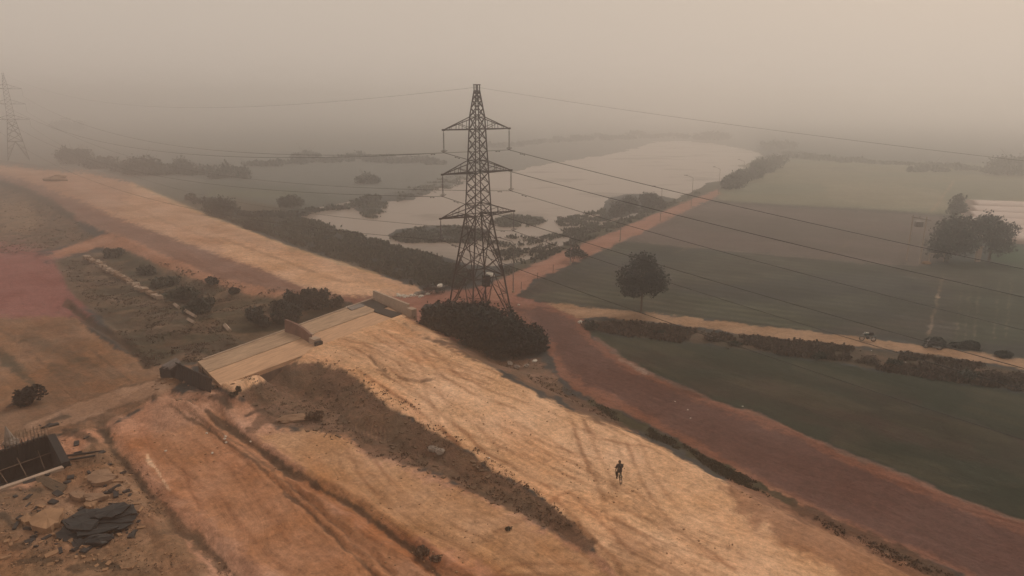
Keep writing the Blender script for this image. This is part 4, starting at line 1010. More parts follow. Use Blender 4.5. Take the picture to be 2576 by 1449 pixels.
# ------------------------------------------------------------------ black sheet pile and earth slabs
def flatpoly(name, pts, z, th, mat, parent=None, o=Vector((0,0,0)), tilt=(0,0), jag=.0, seed=0):
    rr = random.Random(seed); P = []
    for i in range(len(pts)):
        a = Vector(tuple(G(*pts[i], z))); b = Vector(tuple(G(*pts[(i+1)%len(pts)], z)))
        for k in range(3): c = a.lerp(b, k/3)+Vector((rr.uniform(-jag,jag), rr.uniform(-jag,jag), 0)); P.append(c)
    c0 = sum(P, Vector())/len(P); n = len(P); V = []
    for lay in (0, 1):
        for p in P:
            V.append((p.x-o.x, p.y-o.y, z-o.z+lay*th+(p.x-c0.x)*tilt[0]+(p.y-c0.y)*tilt[1]+.05*rr.uniform(-1,1)))
    m = MB(); m.v = V
    m.v.append(tuple(Vector((c0.x-o.x, c0.y-o.y, z-o.z+th+.05)))); top = len(m.v)-1
    m.f = [tuple(range(n-1,-1,-1))]+[(n+i, n+(i+1)%n, top) for i in range(n)]+[(i,(i+1)%n,n+(i+1)%n,n+i) for i in range(n)]
    return m.build(name, M[mat], parent)
so = GP(245,1318); sp = empty('sheet_pile', so); tag(sp, 'heap of overlapping black sheets on the sand at lower left', 'sheet pile')
sheets = [([(136,1345),(162,1362),(300,1330),(290,1312),(170,1318)],.10,(.0,.02)),([(155,1311),(175,1335),(240,1330),(262,1300),(200,1290)],.28,(.05,.05)),
          ([(240,1300),(338,1317),(300,1336),(215,1345),(200,1330)],.22,(.02,-.04)),([(230,1296),(354,1294),(330,1312),(240,1318)],.34,(0,.04)),
          ([(250,1290),(332,1272),(350,1292),(290,1304)],.46,(.02,.0)),([(240,1285),(298,1266),(332,1270),(316,1286),(280,1300),(235,1304)],.62,(.03,.03)),
          ([(183,1296),(213,1283),(262,1282),(240,1300),(190,1308)],.50,(-.04,.02)),([(165,1312),(215,1302),(250,1310),(228,1332),(180,1330)],.62,(0,.03)),
          ([(190,1340),(290,1322),(300,1330),(200,1352)],.42,(0,.0))]
for k, (pts, z, tl) in enumerate(sheets): flatpoly('sheet', pts, so.z+z, .05, 'blacksheet', sp, so, tl, .12, k)
o = GP(243,1364); b = MB().blob((0,0,.1), (1.05,.6,.35), 12, 7, .35, .2, 4).build('hole_shade_lump', M['blacksheet']); b.location = o  # black lump added in place of the hole's shadow
tag(b, 'black lump standing in for the shadowed hole just below the heap of black sheets', 'sack')
for i, (pts, z, th, mt, l) in enumerate([
   ([(77,1325),(100,1300),(130,1291),(160,1292),(158,1312),(150,1330),(118,1341),(92,1340)],.05,.45,'dirt','large tan earth slab left of the black sheets'),
   ([(222,1206),(240,1193),(270,1191),(298,1205),(280,1218),(245,1224),(228,1221)],.05,.35,'slab','grey earth slab with shadowed edge below the culvert box'),
   ([(172,1248),(190,1243),(215,1244),(212,1258),(200,1262),(186,1258)],.05,.3,'slab','small cracked earth slab above the black sheets, left one'),
   ([(205,1262),(218,1248),(262,1250),(268,1256),(245,1264),(222,1266)],.05,.3,'slab','cracked earth slab above the black sheets, right one'),
   ([(210,1276),(225,1265),(248,1268),(244,1278),(222,1282)],.05,.25,'dirt','tan clod touching the top of the black sheets'),
   ([(50,1310),(70,1300),(86,1308),(75,1320),(58,1321)],.05,.25,'dirt','small earth slab left of the large tan one')]):
    pz = GP(*pts[0]).z; c = GP(np.mean([p[0] for p in pts]), np.mean([p[1] for p in pts]))
    o = flatpoly('earth_slab', pts, pz+z, th, mt, None, c, (0,0), .14, 60+i); o.location = c; tag(o, l, 'slab', 'earth slabs at lower left')
# stack of long planks
po = GP(125,1228); pk = empty('plank_stack', po); tag(pk, 'low stack of long grey planks below the culvert box', 'planks')
for k in range(8):
    a = Vector(tuple(G(88+3*k, 1210-1.4*k, po.z)))-po; b = Vector(tuple(G(156+2.0*k, 1245-2.5*k, po.z)))-po
    MB().bar((a.x,a.y,.12+.03*(k%3)), (b.x,b.y,.12+.03*(k%2)), .07, n=4).build('plank', M['wood'], pk)

# dry dark bush with a fallen branch
shrub('compact black-green bush on the brown slope at the left edge', 76, 1016, 2.4, 2.0, 2600, .13, 'black', 'bush', 'bush', seed=71, nb=8)
a = GP(20,1024); b = GP(60,1014); o = MB().path([(0,0,.1), (b-a)*.5+Vector((0,0,.35)), b-a+Vector((0,0,.3))], .09, 6, .5).path([(0,-.3,.1), (b-a)*.9+Vector((0,-.3,.25))], .06, 5).build('fallen_branch', M['bark']); o.location = a
tag(o, 'dark fallen branches beside the black-green bush', 'branch')

# ------------------------------------------------------------------ rubble wall across the weedy block
rw = empty('rubble_wall', GP(310,705)); ro = rw.location.copy(); tag(rw, 'broken pale rubble wall crossing the weedy block at left', 'wall')
line = [(215,648),(240,662),(262,675),(285,690),(315,705),(345,725),(372,738),(404,754)]
rr = random.Random(12)
for k in range(len(line)-1):
    a = GP(*line[k]); b = GP(*line[k+1])
    for j in range(14):
        t = (j+.5)/14
        if rr.random() < .08: continue
        p = a.lerp(b, t); s_ = .35+.4*rr.random()
        m = MB().box((0,0,0), (s_*1.25, s_*.9, s_*.8), rr.random()*3, Matrix.Rotation(.4*(rr.random()-.5),3,'X'))
        o = m.build('stone', M['pale_concrete'] if rr.random() < .6 else M['slab'], rw); o.location = p-ro+Vector((.5*(rr.random()-.5), .8*(rr.random()-.5), .3))
for i, ((a0,b0),(a1,b1), l) in enumerate([((440,770),(450,778),'short pale beam stub end-on in the gully'),((465,785),(492,800),'pale concrete beam lying in the gully'),((474,808),(490,816),'short tan block below the gully beam'),((566,822),(578,836),'pale slab leaning at the mouth of the ravine')]):
    a = GP(a0,b0); b = GP(a1,b1); o = MB().bar((0,0,.3), b-a+Vector((0,0,.25)), .28, n=4).build('concrete_beam', M['pale_concrete']); o.location = a; tag(o, l, 'beam', 'pale blocks in the gully')

# ------------------------------------------------------------------ street lamps along the red path
lamps = [(1291,736,'nearest of the street lamps on the red path, right of the pylon'),(1435,664,'second street lamp along the red path'),(1560,607,'third street lamp along the red path'),
         (1661,556,'fourth street lamp, beside the pond clump'),(1739,518,'fifth street lamp, against the pale pond'),(1807,488,'sixth street lamp along the red path'),(1868,462,'last faint street lamp by the hedge row')]
proto = None
for i, (px, py, l) in enumerate(lamps):
    p = GP(px, py)
    if proto is None:
        t = empty('street_lamp', p); MB().bar((0,0,-.2), (0,0,7.9), .085, .05, 8).build('pole', M['lamp'], t)
        hp_ = Vector((-2.0,-.5,8.75)); MB().path([(0,0,7.85), (-.25,-.06,8.15), hp_], .055, 6).build('arm', M['lamp'], t)
        MB().box(hp_+Vector((-.25,-.06,.06)), (.85,.3,.14), math.radians(14)).build('lamp_head', M['lamp'], t)
        MB().bar((0,0,-.1), (0,0,.35), .22, n=8).build('base', M['pale_concrete'], t); proto = t
    else:
        t = proto.copy(); COL.objects.link(t); t.location = p
        for ch in list(proto.children): c = ch.copy(); COL.objects.link(c); c.parent = t
    tag(t, l, 'street lamp', 'street lamps along the red path')
# twin poles with crossbar
p = GP(2296,660); tp = empty('transformer_poles', p); tag(tp, 'pair of pale electricity poles joined by a crossbar in the right field', 'utility poles')
q = Vector(tuple(G(2280,656)))-p; q2 = Vector(tuple(G(2313,664)))-p; q.z = q2.z = 0
MB().bar(q, q+Vector((0,0,8.6)), .17, .13, 8).build('pole', M['palepole'], tp); MB().bar(q2, q2+Vector((0,0,8.9)), .17, .13, 8).build('pole', M['palepole'], tp)
d = (q2-q).normalized(); MB().bar(q-d*.3+Vector((0,0,8.4)), q2+d*.9+Vector((0,0,8.4)), .09, n=4).build('crossbar', M['lamp'], tp)
MB().box((q+q2)/2+Vector((0,0,7.3)), (1.2,.8,1.0)).build('transformer', M['lamp'], tp)
for k in (0,.5,1.0): e = q.lerp(q2,k)+Vector((0,0,8.45)); MB().bar(e, e+Vector((0,0,.4)), .06).build('insulator', M['insul'], tp)
# small pale frame and white trunk-like pillar near the trees
p = GP(2356,658); g = empty('gate_frame', p); tag(g, 'small pale frame of posts and a rail left of the paired trees', 'frame')
for x in (-1.5, 1.3): MB().bar((x,0,0), (x,0,1.7), .12).build('post', M['palepole'], g)
MB().bar((-1.5,0,1.6), (1.3,0,1.5), .1).build('rail', M['palepole'], g)
p = GP(2458,658); o = MB().box((0,0,1.4), (.9,.5,2.8)).box((.1,-.05,2.9), (1.1,.6,.15)).build('stone_pillar', M['pale_concrete']); o.location = p; tag(o, 'short pale pillar between the paired trees', 'pillar')
p = GP(2330,664); o = MB().blob((0,0,.2), (.8,.6,.35), 9, 5, .4, 0, 3).build('earth_mound', M['dirt']); o.location = p; tag(o, 'little orange earth mound at the foot of the twin poles', 'mound')
# plastic tunnels
rows = [((2440,507),(2800,520),14),((2436,522),(2800,536),14),((2432,537),(2800,553),14),((2428,553),(2800,570),14),((2430,570),(2800,588),14),((2470,588),(2800,606),12)]
for i, (a, b, _) in enumerate(rows):
    A = GP(a[0], a[1]+10); B = GP(b[0], b[1]+10); d = (B-A); d.z = 0; L = d.length; d.normalize(); n = Vector((-d.y,d.x,0))
    t = empty('plastic_tunnel', A); V = []; Q = []; ns = 26; na = 9; hw, hh = (5.6, 1.7)
    for k in range(ns+1):
        for j in range(na+1):
            an = math.pi*j/na; s_ = L*k/ns; wv_ = 1+.02*math.sin(k*2.1+j)
            v = d*s_+n*(math.cos(an)*hw*wv_)+Vector((0,0,math.sin(an)*hh*(1-.03*(k%2)))); V.append(tuple(v))
    for k in range(ns):
        for j in range(na): a0 = k*(na+1)+j; Q.append((a0, a0+1, a0+na+2, a0+na+1))
    m = MB(); m.v = V; m.f = Q; m.f.append(tuple(range(na,-1,-1))); m.build('film_cover', M['plastic'], t, True)
    hm_ = MB()
    hm_.path([n*(math.cos(math.pi*j/8)*(hw+.03))+Vector((0,0,math.sin(math.pi*j/8)*(hh+.03))) for j in range(9)], .06, 4); hm_.build('end_hoop', M['palepole'], t)
    tag(t, ['farthest','second farthest','third from the back','fourth from the back','fifth from the back','nearest'][i]+' pinkish plastic tunnel at the right edge', 'greenhouse', 'plastic tunnels')

# ------------------------------------------------------------------ small posts by the path
for i, (px, py, h, l) in enumerate([(1311,727,1.2,'nearest thin stake on the right verge of the red path'),(1352,702,1.1,'middle thin stake on the right verge of the red path'),(1391,688,1.6,'farthest thin stake on the right verge of the red path')]):
    p = GP(px, py); o = MB().bar((0,0,-.1), (.05,0,h), .06, .045).bar((-.12,0,h*.8), (.14,0,h*.84), .025, n=4).build('stake', M['bark']); o.location = p; tag(o, l, 'stake', 'stakes along the path')

# ------------------------------------------------------------------ rocks, rubble, litter
def rock(px, py, s_, mat, name, label, cat, group=None, seed=0, flat=.6):
    m = MB(); rr = random.Random(seed); m.blob((0,0,s_*flat*.4), (s_, s_*.75, s_*flat), 8, 5, .45, rr.random()*3, seed)
    o = m.build(name, M[mat]); o.location = GP(px, py); tag(o, label, cat, group); return o
rock(1085,1131,.42,'greyrock','rock','leftmost of three pale rocks on the brown slope','rock','three rocks on the slope',1)
rock(1096,1134,.40,'greyrock','rock','middle of three pale rocks on the brown slope','rock','three rocks on the slope',2)
rock(1108,1139,.45,'greyrock','rock','rightmost of three pale rocks on the brown slope','rock','three rocks on the slope',3)
rock(1345,910,.35,'white','rock','white stone at the right foot of the thicket','rock',None,4)
rock(1282,918,.5,'greyrock','rock','grey rubble lump below the thicket','rock','rubble below the thicket',5)
rock(1300,926,.45,'greyrock','rock','small grey rubble lump right of the first below the thicket','rock','rubble below the thicket',6)
rock(1325,922,.4,'greyrock','rock','grey rubble lump nearest the white stone','rock','rubble below the thicket',7)
rock(1460,812,.4,'white','rock','pale stone at the tip of the green field','rock',None,8)
rock(1305,768,.25,'white','rock','pale stone at the edge of the dark field beside the junction','rock',None,9)
for i, (x, y) in enumerate([(775,1626),(843,1646),(846,1638),(848,1660),(940,1657),(621,1692),(796,1700),(130,0)][:7]):
    rock(x/1.4907, y/1.4907, .13, 'white', 'litter', 'scrap of white litter beside the ruts below the deck', 'litter', 'white litter beside the ruts', 20+i)
for i, (x, y, l) in enumerate([(1730,1031,'white scrap lying on the middle of the red road'),(1737,1052,'thin white scrap just below another on the red road'),(1698,1010,'white scrap on the grass edge of the red road'),(1868,1022,'pale bag on the far edge of the red road'),(2278,911,'white scrap at the foot of the scrub strip'),(2192,872+10,'tiny white scrap on the field edge below the dark motorcycle'),(1230,1152,'pinkish white scrap on the brown slope')][:7]):
    rock(x, y, .11, 'white', 'litter', l, 'litter', None, 40+i, .25)
# white waste and dark cart at the junction
wm_ = MB(); rr = random.Random(77)
for k in range(46): s_ = .10+.28*rr.random()**2; wm_.blob((rr.gauss(0,1.5), rr.gauss(0,.45), s_*.3), (s_, s_*.8, s_*.6), 6, 4, .4, 0, k)
wp = wm_.build('rubble_heap', M['white']); wp.location = GP(1022,745); tag(wp, 'flat spill of white rubble at the end of the far highway', 'rubble')
rock(1050,741,.7,'greyrock','rubble_heap','small grey rubble heap right of the white spill','rubble',None,51,.5)
rock(1232,694,.9,'white','rubble_heap','small pinkish rubble heap seen through the pylon legs','rubble',None,52,.5)
def cart(px, py, l, seed):
    t = empty('handcart', GP(px, py), .2+seed); tag(t, l, 'cart', 'carts at the junction')
    MB().box((0,0,.85), (1.9,1.0,.5)).build('bed', M['board'], t)
    for y_ in (-.58,.58): MB().torus((0,y_,.45), .42, .05, (0,1,0), 16, 5).bar((0,y_-.04,.45),(0,y_+.04,.45),.1).build('wheel', M['rubber'], t)
    MB().bar((.9,-.35,.9), (2.0,-.3,.75), .04).bar((.9,.35,.9), (2.0,.3,.75), .04).bar((2.0,-.35,.75),(2.0,.35,.75),.04).build('handle', M['wood'], t)
    MB().blob((-.1,0,1.2), (.75,.4,.35), 9, 5, .3, 0, seed).build('load', M['white' if seed else 'darkwall'], t)
cart(1080,738,'dark loaded handcart at the junction left of the pylon',0); cart(1108,737,'handcart with a pale load right beside the dark one',1)
# hazy sand heaps on the far highway
for i, (x, y, s_, l) in enumerate([(138,455,2.6,'long low sand heap on the far highway in the smoke'),(150,447,2.0,'second sand heap behind the long one on the far highway')]):
    o = rock(x, y, s_, 'dirt', 'sand_heap', l, 'heap', 'sand heaps on the far highway', 60+i, .45); o.scale = (1.8,.8,1)
# dark round pit rim bush and small shrubs in the foreground
shrub('small dark weed on the brown slope above the hollow', 790, 1055, 1.5, .8, 700, .1, 'scrub', seed=80)
shrub('round dry weed clump beside the long rut near the bottom', 1062, 1392, 1.3, .5, 800, .07, 'scrub', seed=81)
shrub('smaller dry weed clump just below the round one', 1095, 1410, .9, .35, 500, .06, 'scrub', seed=82)
shrub('lone green weed on the orange sand right of the ruts', 1280, 1332, .5, .25, 220, .05, 'weed', seed=83)
o = MB().blob((0,0,0), (1.8,.9,.25), 14, 6, .3, .3, 9).build('earth_mound', M['slab']); o.location = GP(742,1052); tag(o, 'low brown earth mound at the foot of the slope below the deck', 'mound')
# bushes beside the ravine
bs = [(735,765,2.6,2.2,'weed'),(760,778,2.8,2.4,'weed'),(700,782,2.6,2.0,'weed'),(800,760,3.2,2.6,'weed'),(775,755,2.4,2.0,'weed'),(845,772,2.2,1.8,'weed'),(690,812,3.2,2.4,'weed'),(655,820,3.0,2.2,'weed'),
      (725,805,3.4,2.6,'weed'),(745,800,3.0,2.2,'weed'),(640,798,2.6,1.8,'weed'),(810,775,2.8,2.0,'weed')]
bn = ['tall dark bush','broad leafy bush','small green bush','largest upright bush','narrow bush','rightmost low bush','dark spreading bush','ragged bush','bush overhanging the deck edge','bush behind the middle parapet','leftmost low bush','twin-topped bush']
for i, (x, y, w, h, mt) in enumerate(bs):
    shrub(f'{bn[i]} on the dirt bank beyond the deck', x, y, w, h, 1100, .17, 'tree', group='bushes on the bank beyond the deck', seed=100+i)
for i, (x, y, w, h, l) in enumerate([(535,715,2.2,1.3,'single dark bush on the bare bank below the far highway'),(590,738,1.8,1.0,'smaller bush right of the single dark one on the bank'),(458,752,4.5,2.0,'dense dark growth in the gully beyond the rubble wall'),(500,785,4.5,2.2,'dense dark growth at the lower end of the gully'),(412,722,4.5,1.9,'dark growth at the middle of the gully'),(370,692,4,1.7,'low dark growth at the upper end of the gully'),(280,645,4,1.8,'dark bush at the top corner of the weedy block')]):
    shrub(l, x, y, w, h, 2000 if w > 3 else 700, .2, 'weed' if w > 3 else 'tree', group='bushes of the weedy block', seed=130+i)
shrub('green weed at the foot of the bridge wall', 587, 1003, .8, .45, 400, .1, 'weed', seed=150)
shrub('small weed against the bridge wall beside a stake', 598, 986, .6, .7, 300, .09, 'weed', seed=151)

# ------------------------------------------------------------------ scattered weeds (uncountable)
def scatter(name, polys, n, size, hgt, mat, seed, label=None, zmin=-9):
    g = np.random.default_rng(seed); C = []
    for poly, w in polys:
        p = np.array(poly, float); k = int(n*w); a = g.random((k*3,2))*(p.max(0)-p.min(0))+p.min(0)
        a = a[inside(a[:,0], a[:,1], poly)][:k]; C.append(a)
    a = np.vstack(C); u = (724.5-a[:,1])/F; t = -H/(-ST+u*CT); x = (a[:,0]-1288)/F*t; y = (CT+u*ST)*t; z = np.maximum(hfun(x, y), zmin)
    keep = fbm(x*.35, y*.35, seed, 3) > .46; x, y, z = x[keep], y[keep], z[keep]; m = len(x)
    # each weed: several crossed blades
    B = 5; c = np.repeat(np.stack([x,y,z],-1), B, 0); c[:,:2] += g.normal(size=(m*B,2))*size*1.6
    s = np.repeat(.5+g.random(m), B)
    an = g.random(m*B)*6.28; d = np.stack([np.cos(an), np.sin(an), 0*an], -1)*(size*s)[:,None]
    up = np.stack([g.normal(size=m*B)*.35*hgt, g.normal(size=m*B)*.35*hgt, hgt*(.5+g.random(m*B))], -1)*s[:,None]
    V = np.stack([c-d*.6, c+d*.6, c+up+d*.7, c+up-d*.4], 1).reshape(-1,3)
    Fq = np.arange(len(V)).reshape(-1,4); t_ = np.repeat(g.random(m*B), 4)
    o = link(name, fastmesh(name, V, Fq, dict(tint=t_)), M[mat]); o['kind'] = 'stuff'; o['label'] = label or name; return o
scatter('weeds', [([(135,655),(260,632),(440,740),(600,840),(560,900),(380,925),(250,795)],.5),([(400,670),(640,745),(860,755),(740,800),(560,830)],.3),([(0,460),(170,548),(235,598),(100,632),(0,640)],.2)], 5000, .09, .10, 'scrub', 201, 'low weeds over the rough ground at left')
scatter('dry_weeds', [([(740,910),(830,917),(950,1004),(1140,1116),(1330,1240),(1490,1370),(1300,1290),(1100,1190),(930,1148),(780,1082),(620,1000)],.6),([(1020,815),(1110,852),(1260,906),(1350,902),(1410,965),(1560,1075),(1290,950),(1120,872)],.25),([(2000,1275),(2200,1360),(2400,1450),(2300,1440),(2100,1345)],.15)], 4500, .06, .06, 'scrub', 202, 'dry brown weeds over the embankment slopes')
scatter('foreground_weeds', [([(0,1240),(230,1110),(280,1120),(440,1320),(540,1449),(0,1449)],.6),([(250,1060),(300,1100),(480,1330),(600,1449),(520,1449),(400,1310)],.4)], 1800, .040, .035, 'scrub', 203, 'sparse weeds on the ground at lower left')
scatter('verge_grass', [([(1480,1003),(1560,1041),(1700,1107),(1850,1185),(2010,1266),(1990,1282),(1840,1205),(1690,1128),(1550,1060)],1.)], 7000, .08, .08, 'weed', 204, 'strip of green grass along the red road')
scatter('scrub_strip', [([(1465,815),(1600,812),(1900,848),(2200,880),(2576,934),(2576,985),(2300,945),(1900,882),(1540,840)],1.)], 9000, .16, .26, 'scrub', 205, 'brown scrub between track and green field')
scatter('bank_growth', [([(560,553),(787,549),(928,594),(1084,638),(1180,690),(1180,725),(1050,718),(850,655),(640,582)],.7),([(1290,668),(1350,640),(1500,575),(1600,535),(1700,500),(1780,478),(1600,556),(1400,636),(1250,702)],.3)], 9000, .28, .4, 'weed', 206, 'dark growth on the pond banks')
scatter('reeds', [([(985,590),(1060,572),(1130,569),(1200,575),(1230,580),(1190,602),(1100,598),(1030,604)],.3),([(1240,550),(1300,538),(1370,548),(1340,560),(1260,562)],.15),([(1200,575),(1330,590),(1440,575),(1400,610),(1300,650),(1260,640)],.12),
  ([(1400,545),(1520,520),(1540,560),(1440,600)],.2),([(900,500),(975,505),(962,530),(945,541),(915,538)],.1),([(1000,500),(1130,470),(1200,440),(1180,430),(1000,480)],.13)], 5200, .30, .35, 'weed', 207, 'reeds and floating weed in the shallow pond', POND_Z)
pm = MB(); rr = random.Random(91)
for k in range(2600):
    px, py = rr.uniform(250, 2300), rr.uniform(880, 1440)
    z_ = 0; p = G(px, py, .8); zz = None
    pm.v  # pebbles are gathered below
    if k == 0: PB = []
    PB.append((p[0], p[1]))
PB = np.array(PB); PZ = hfun(PB[:,0], PB[:,1]); qx, qy = proj(PB[:,0], PB[:,1], PZ)
kp = (fbm(PB[:,0]*.15, PB[:,1]*.15, 92, 3) > .50) & (inside(qx, qy, PR_px) | inside(qx, qy, [(250,1080),(540,1010),(700,1075),(1000,1160),(1400,1340),(1700,1500),(300,1500)]))
for (x, y), z_ in zip(PB[kp], PZ[kp]):
    s_ = .02+.055*rr.random()**3; pm.box((x, y, z_+s_*.3), (s_*2, s_*1.6, s_*1.3), rr.random()*3)
pb = pm.build('pebbles', M['dirt']); pb['kind'] = 'stuff'; pb['label'] = 'small stones and clods strewn over the sand'
for nm, lab, poly, cnt, mt, smx, sd in (('rubble', 'broken rubble and shards strewn over the ground at lower left', [(0,1235),(150,1180),(330,1180),(400,1300),(330,1430),(0,1440)], 240, 'dirt', .24, 601),
        ('dark_debris', 'dark splinters and sheets around the culvert box and the sheet heap', [(0,1090),(150,1050),(260,1100),(370,1260),(330,1390),(120,1400),(0,1300)], 190, 'board', .34, 602),
        ('clods', 'earth clods along the foot of the embankment and the ruts', [(560,1000),(760,1075),(960,1150),(1180,1235),(1420,1345),(1380,1290),(1100,1110),(900,960),(700,985)], 520, 'haybrown', .16, 603),
        ('debris', 'broken bits around the board wall at the end of the deck', [(400,930),(540,990),(600,1010),(480,1040),(380,1000)], 120, 'slab', .22, 604)):
    rr = random.Random(sd); dm = MB(); Q = []
    xs_, ys_ = [p[0] for p in poly], [p[1] for p in poly]
    while len(Q) < cnt:
        a, b = rr.uniform(min(xs_), max(xs_)), rr.uniform(min(ys_), max(ys_))
        if inside(np.array([a]), np.array([b]), poly)[0]: Q.append(G(a, b, .3)[:2])
    Q = np.array(Q); QZ = hfun(Q[:,0], Q[:,1])
    for (x, y), z_ in zip(Q, QZ):
        if z_ < -1.5: continue
        s_ = .04+smx*rr.random()**2.5; T3 = Matrix.Rotation(rr.uniform(-.5,.5), 3, 'X')
        dm.box((x, y, z_+s_*.15), (s_*rr.uniform(1.2,3.2), s_*rr.uniform(.6,1.6), s_*rr.uniform(.2,.8)), rr.random()*3, T3)
    o = dm.build(nm, M[mt]); o['kind'] = 'stuff'; o['label'] = lab
# individually visible shrubs on the scrub strip
ss = [(1490,824,3.0,1.1),(1530,829,2.4,.8),(1590,832,1.6,.6),(1660,842,1.8,.7),(1720,852,1.5,.6),(1790,856,1.8,.7),(1850,869,1.6,.6),(1930,876,1.8,.8),(2010,888,2.2,.9),(2060,900,1.8,.8),(2130,903,1.6,.9),(2190,912,2.2,1.0),(2250,922,1.8,.9),(2330,930,2.2,1.2),(2380,940,2.2,1.3),(2440,952,2.4,1.3),(2500,958,2.6,1.4),(2560,970,2.8,1.5)]
sl = ['dark green shrub at the pointed left tip of the scrub strip','shrub just right of the one at the scrub strip tip','small low shrub on the scrub strip below the lone tree','low green shrub on the scrub strip right of the lone tree',
 'small brown shrub, fifth from the left on the scrub strip','low shrub, sixth from the left on the scrub strip','small green shrub, seventh from the left on the scrub strip','brown shrub in the middle of the scrub strip','wide brown shrub just right of the middle of the scrub strip',
 'green shrub on the scrub strip left of the dark motorcycle','brown shrub on the scrub strip directly below the dark motorcycle','wide shrub on the scrub strip right below the dark motorcycle','green shrub on the scrub strip between the two motorcycles','brown shrub on the scrub strip below the grey motorcycle',
 'dense brown shrub right of the one below the grey motorcycle','green shrub, third from the right edge on the scrub strip','tall brown shrub, second from the right edge on the scrub strip','tallest shrub at the right edge on the scrub strip']
for i, (x, y, w, h) in enumerate(ss):
    shrub(sl[i], x, y, w, h, 600, .11, 'scrub' if i%3 else 'weed', group='shrubs of the scrub strip', seed=300+i)
for i, (x, y, w, h, l) in enumerate([(2350,868,2.4,.9,'dark bush above the lying motorcycle'),(2440,877,2.4,.9,'dark bush on the upper verge of the track, right of the lying motorcycle'),(2405,873,1.6,.7,'small bush between two dark verge bushes'),(2530,897,2.0,.7,'low dark bush on the upper verge near the right edge')]):
    shrub(l, x, y, w, h, 900, .15, 'tree', group='dark bushes on the upper verge', seed=330+i)

# ------------------------------------------------------------------ motorcycles
def motorcycle(px, py, rz, label, paint_, cover=None):
    t = empty('motorcycle', GP(px, py), rz); tag(t, label, 'motorcycle', 'motorcycles on the track')
    for x in (-.65,.65):
        w = MB().torus((x,0,.31), .27, .055, (0,1,0), 20, 6).build('wheel', M['rubber'], t); s_ = MB()
        for k in range(6): a = k*math.pi/3; s_.bar((x,0,.31), (x+.25*math.cos(a),0,.31+.25*math.sin(a)), .012, n=4)
        s_.bar((x,-.06,.31),(x,.06,.31),.05).build('rim', M['chrome'], w)
    MB().path([(-.65,0,.31),(-.15,0,.42),(.1,0,.38),(.45,0,.85)], .035).path([(-.5,0,.72),(.1,0,.78),(.45,0,.85)], .03).build('frame', M['board'], t)
    MB().blob((.0,0,.42), (.24,.14,.18), 10, 6, .1).build('engine', M['board'], t)
    MB().blob((.16,0,.86), (.28,.14,.14), 12, 7).build('fuel_tank', M[paint_], t, True)
    MB().box((-.32,0,.84), (.70,.24,.09)).blob((-.32,0,.88), (.36,.13,.05), 10, 6).build('seat', M['rubber'], t)
    MB().bar((.65,.07,.31),(.44,.07,.98),.022).bar((.65,-.07,.31),(.44,-.07,.98),.022).build('fork', M['chrome'], t)
    MB().path([(.34,-.36,1.04),(.44,-.12,1.02),(.44,.12,1.02),(.34,.36,1.04)], .016).build('handlebar', M['chrome'], t)
    MB().blob((.56,0,.90), (.08,.09,.09), 8, 6).build('headlight', M['chrome'], t)
    MB().bar((-.75,.13,.36),(.0,.13,.30),.04).build('exhaust', M['chrome'], t)
    MB().box((.66,0,.62), (.34,.12,.02)).build('front_mudguard', M[paint_], t); MB().box((-.72,0,.66), (.36,.14,.02), 0, Matrix.Rotation(.4,3,'Y')).build('rear_mudguard', M[paint_], t)
    if cover: MB().box((-.3,.0,1.02), (.5,.34,.24)).build('load', M['cloth'], t); MB().box((.12,0,1.04), (.34,.2,.06)).build('pale_patch', M['white'], t)
    return t
mc = motorcycle(2182, 858, math.radians(168), 'dark motorcycle with a load standing on the dirt track', 'teal', True); mc.scale = (1.05,1.05,1.05)
mc = motorcycle(2345, 878, math.radians(150), 'grey motorcycle parked under the verge bush on the track', 'board'); mc.scale = (1.1,1.1,1.1)

# ------------------------------------------------------------------ cyclist and bicycle
foot = GP(1557, 1210)
HD = math.radians(90+8)         # heading: away from the camera
bk = empty('bicycle', foot, HD); tag(bk, 'bicycle being ridden away across the open sand', 'bicycle')
for x in (-.42,.66):
    w = MB().torus((x,0,.34), .32, .026, (0,1,0), 24, 6).build('wheel', M['rubber'], bk); s_ = MB()
    for k in range(9): a = k*math.pi/4.5; s_.bar((x,0,.34), (x+.31*math.cos(a),0,.34+.31*math.sin(a)), .005, n=3)
    s_.bar((x,-.05,.34),(x,.05,.34),.03).build('rim', M['chrome'], w)
MB().path([(-.42,.05,.34),(-.02,.03,.30),(-.42,-.05,.34)], .012).bar((0,0,.30),(-.14,0,.80),.018).bar((0,0,.30),(.42,0,.78),.020).bar((-.12,0,.76),(.40,0,.86),.018).bar((-.42,.05,.34),(-.12,.02,.74),.010).bar((-.42,-.05,.34),(-.12,-.02,.74),.010).build('frame', M['bike'], bk)
MB().bar((.66,.06,.34),(.42,.03,.84),.012).bar((.66,-.06,.34),(.42,-.03,.84),.012).bar((.42,0,.76),(.39,0,1.0),.018).build('fork', M['bike'], bk)
MB().path([(.26,-.30,1.04),(.40,-.12,1.03),(.40,.12,1.03),(.26,.30,1.04)], .013).build('handlebar', M['chrome'], bk)
MB().blob((-.16,0,.84), (.14,.09,.04), 10, 6).build('saddle', M['rubber'], bk)
MB().box((-.48,0,.74), (.42,.14,.02)).bar((-.6,.06,.73),(-.42,.06,.34),.008).bar((-.6,-.06,.73),(-.42,-.06,.34),.008).build('rear_rack', M['bike'], bk)
MB().torus((0,.07,.30), .09, .01, (0,1,0), 16, 4).build('chainring', M['chrome'], bk)
MB().bar((0,.09,.30),(.10,.10,.17),.012).box((.10,.15,.17),(.10,.09,.025)).build('pedal', M['rubber'], bk)
MB().bar((0,-.09,.30),(-.10,-.10,.43),.012).box((-.10,-.15,.43),(.10,.09,.025)).build('pedal', M['rubber'], bk)
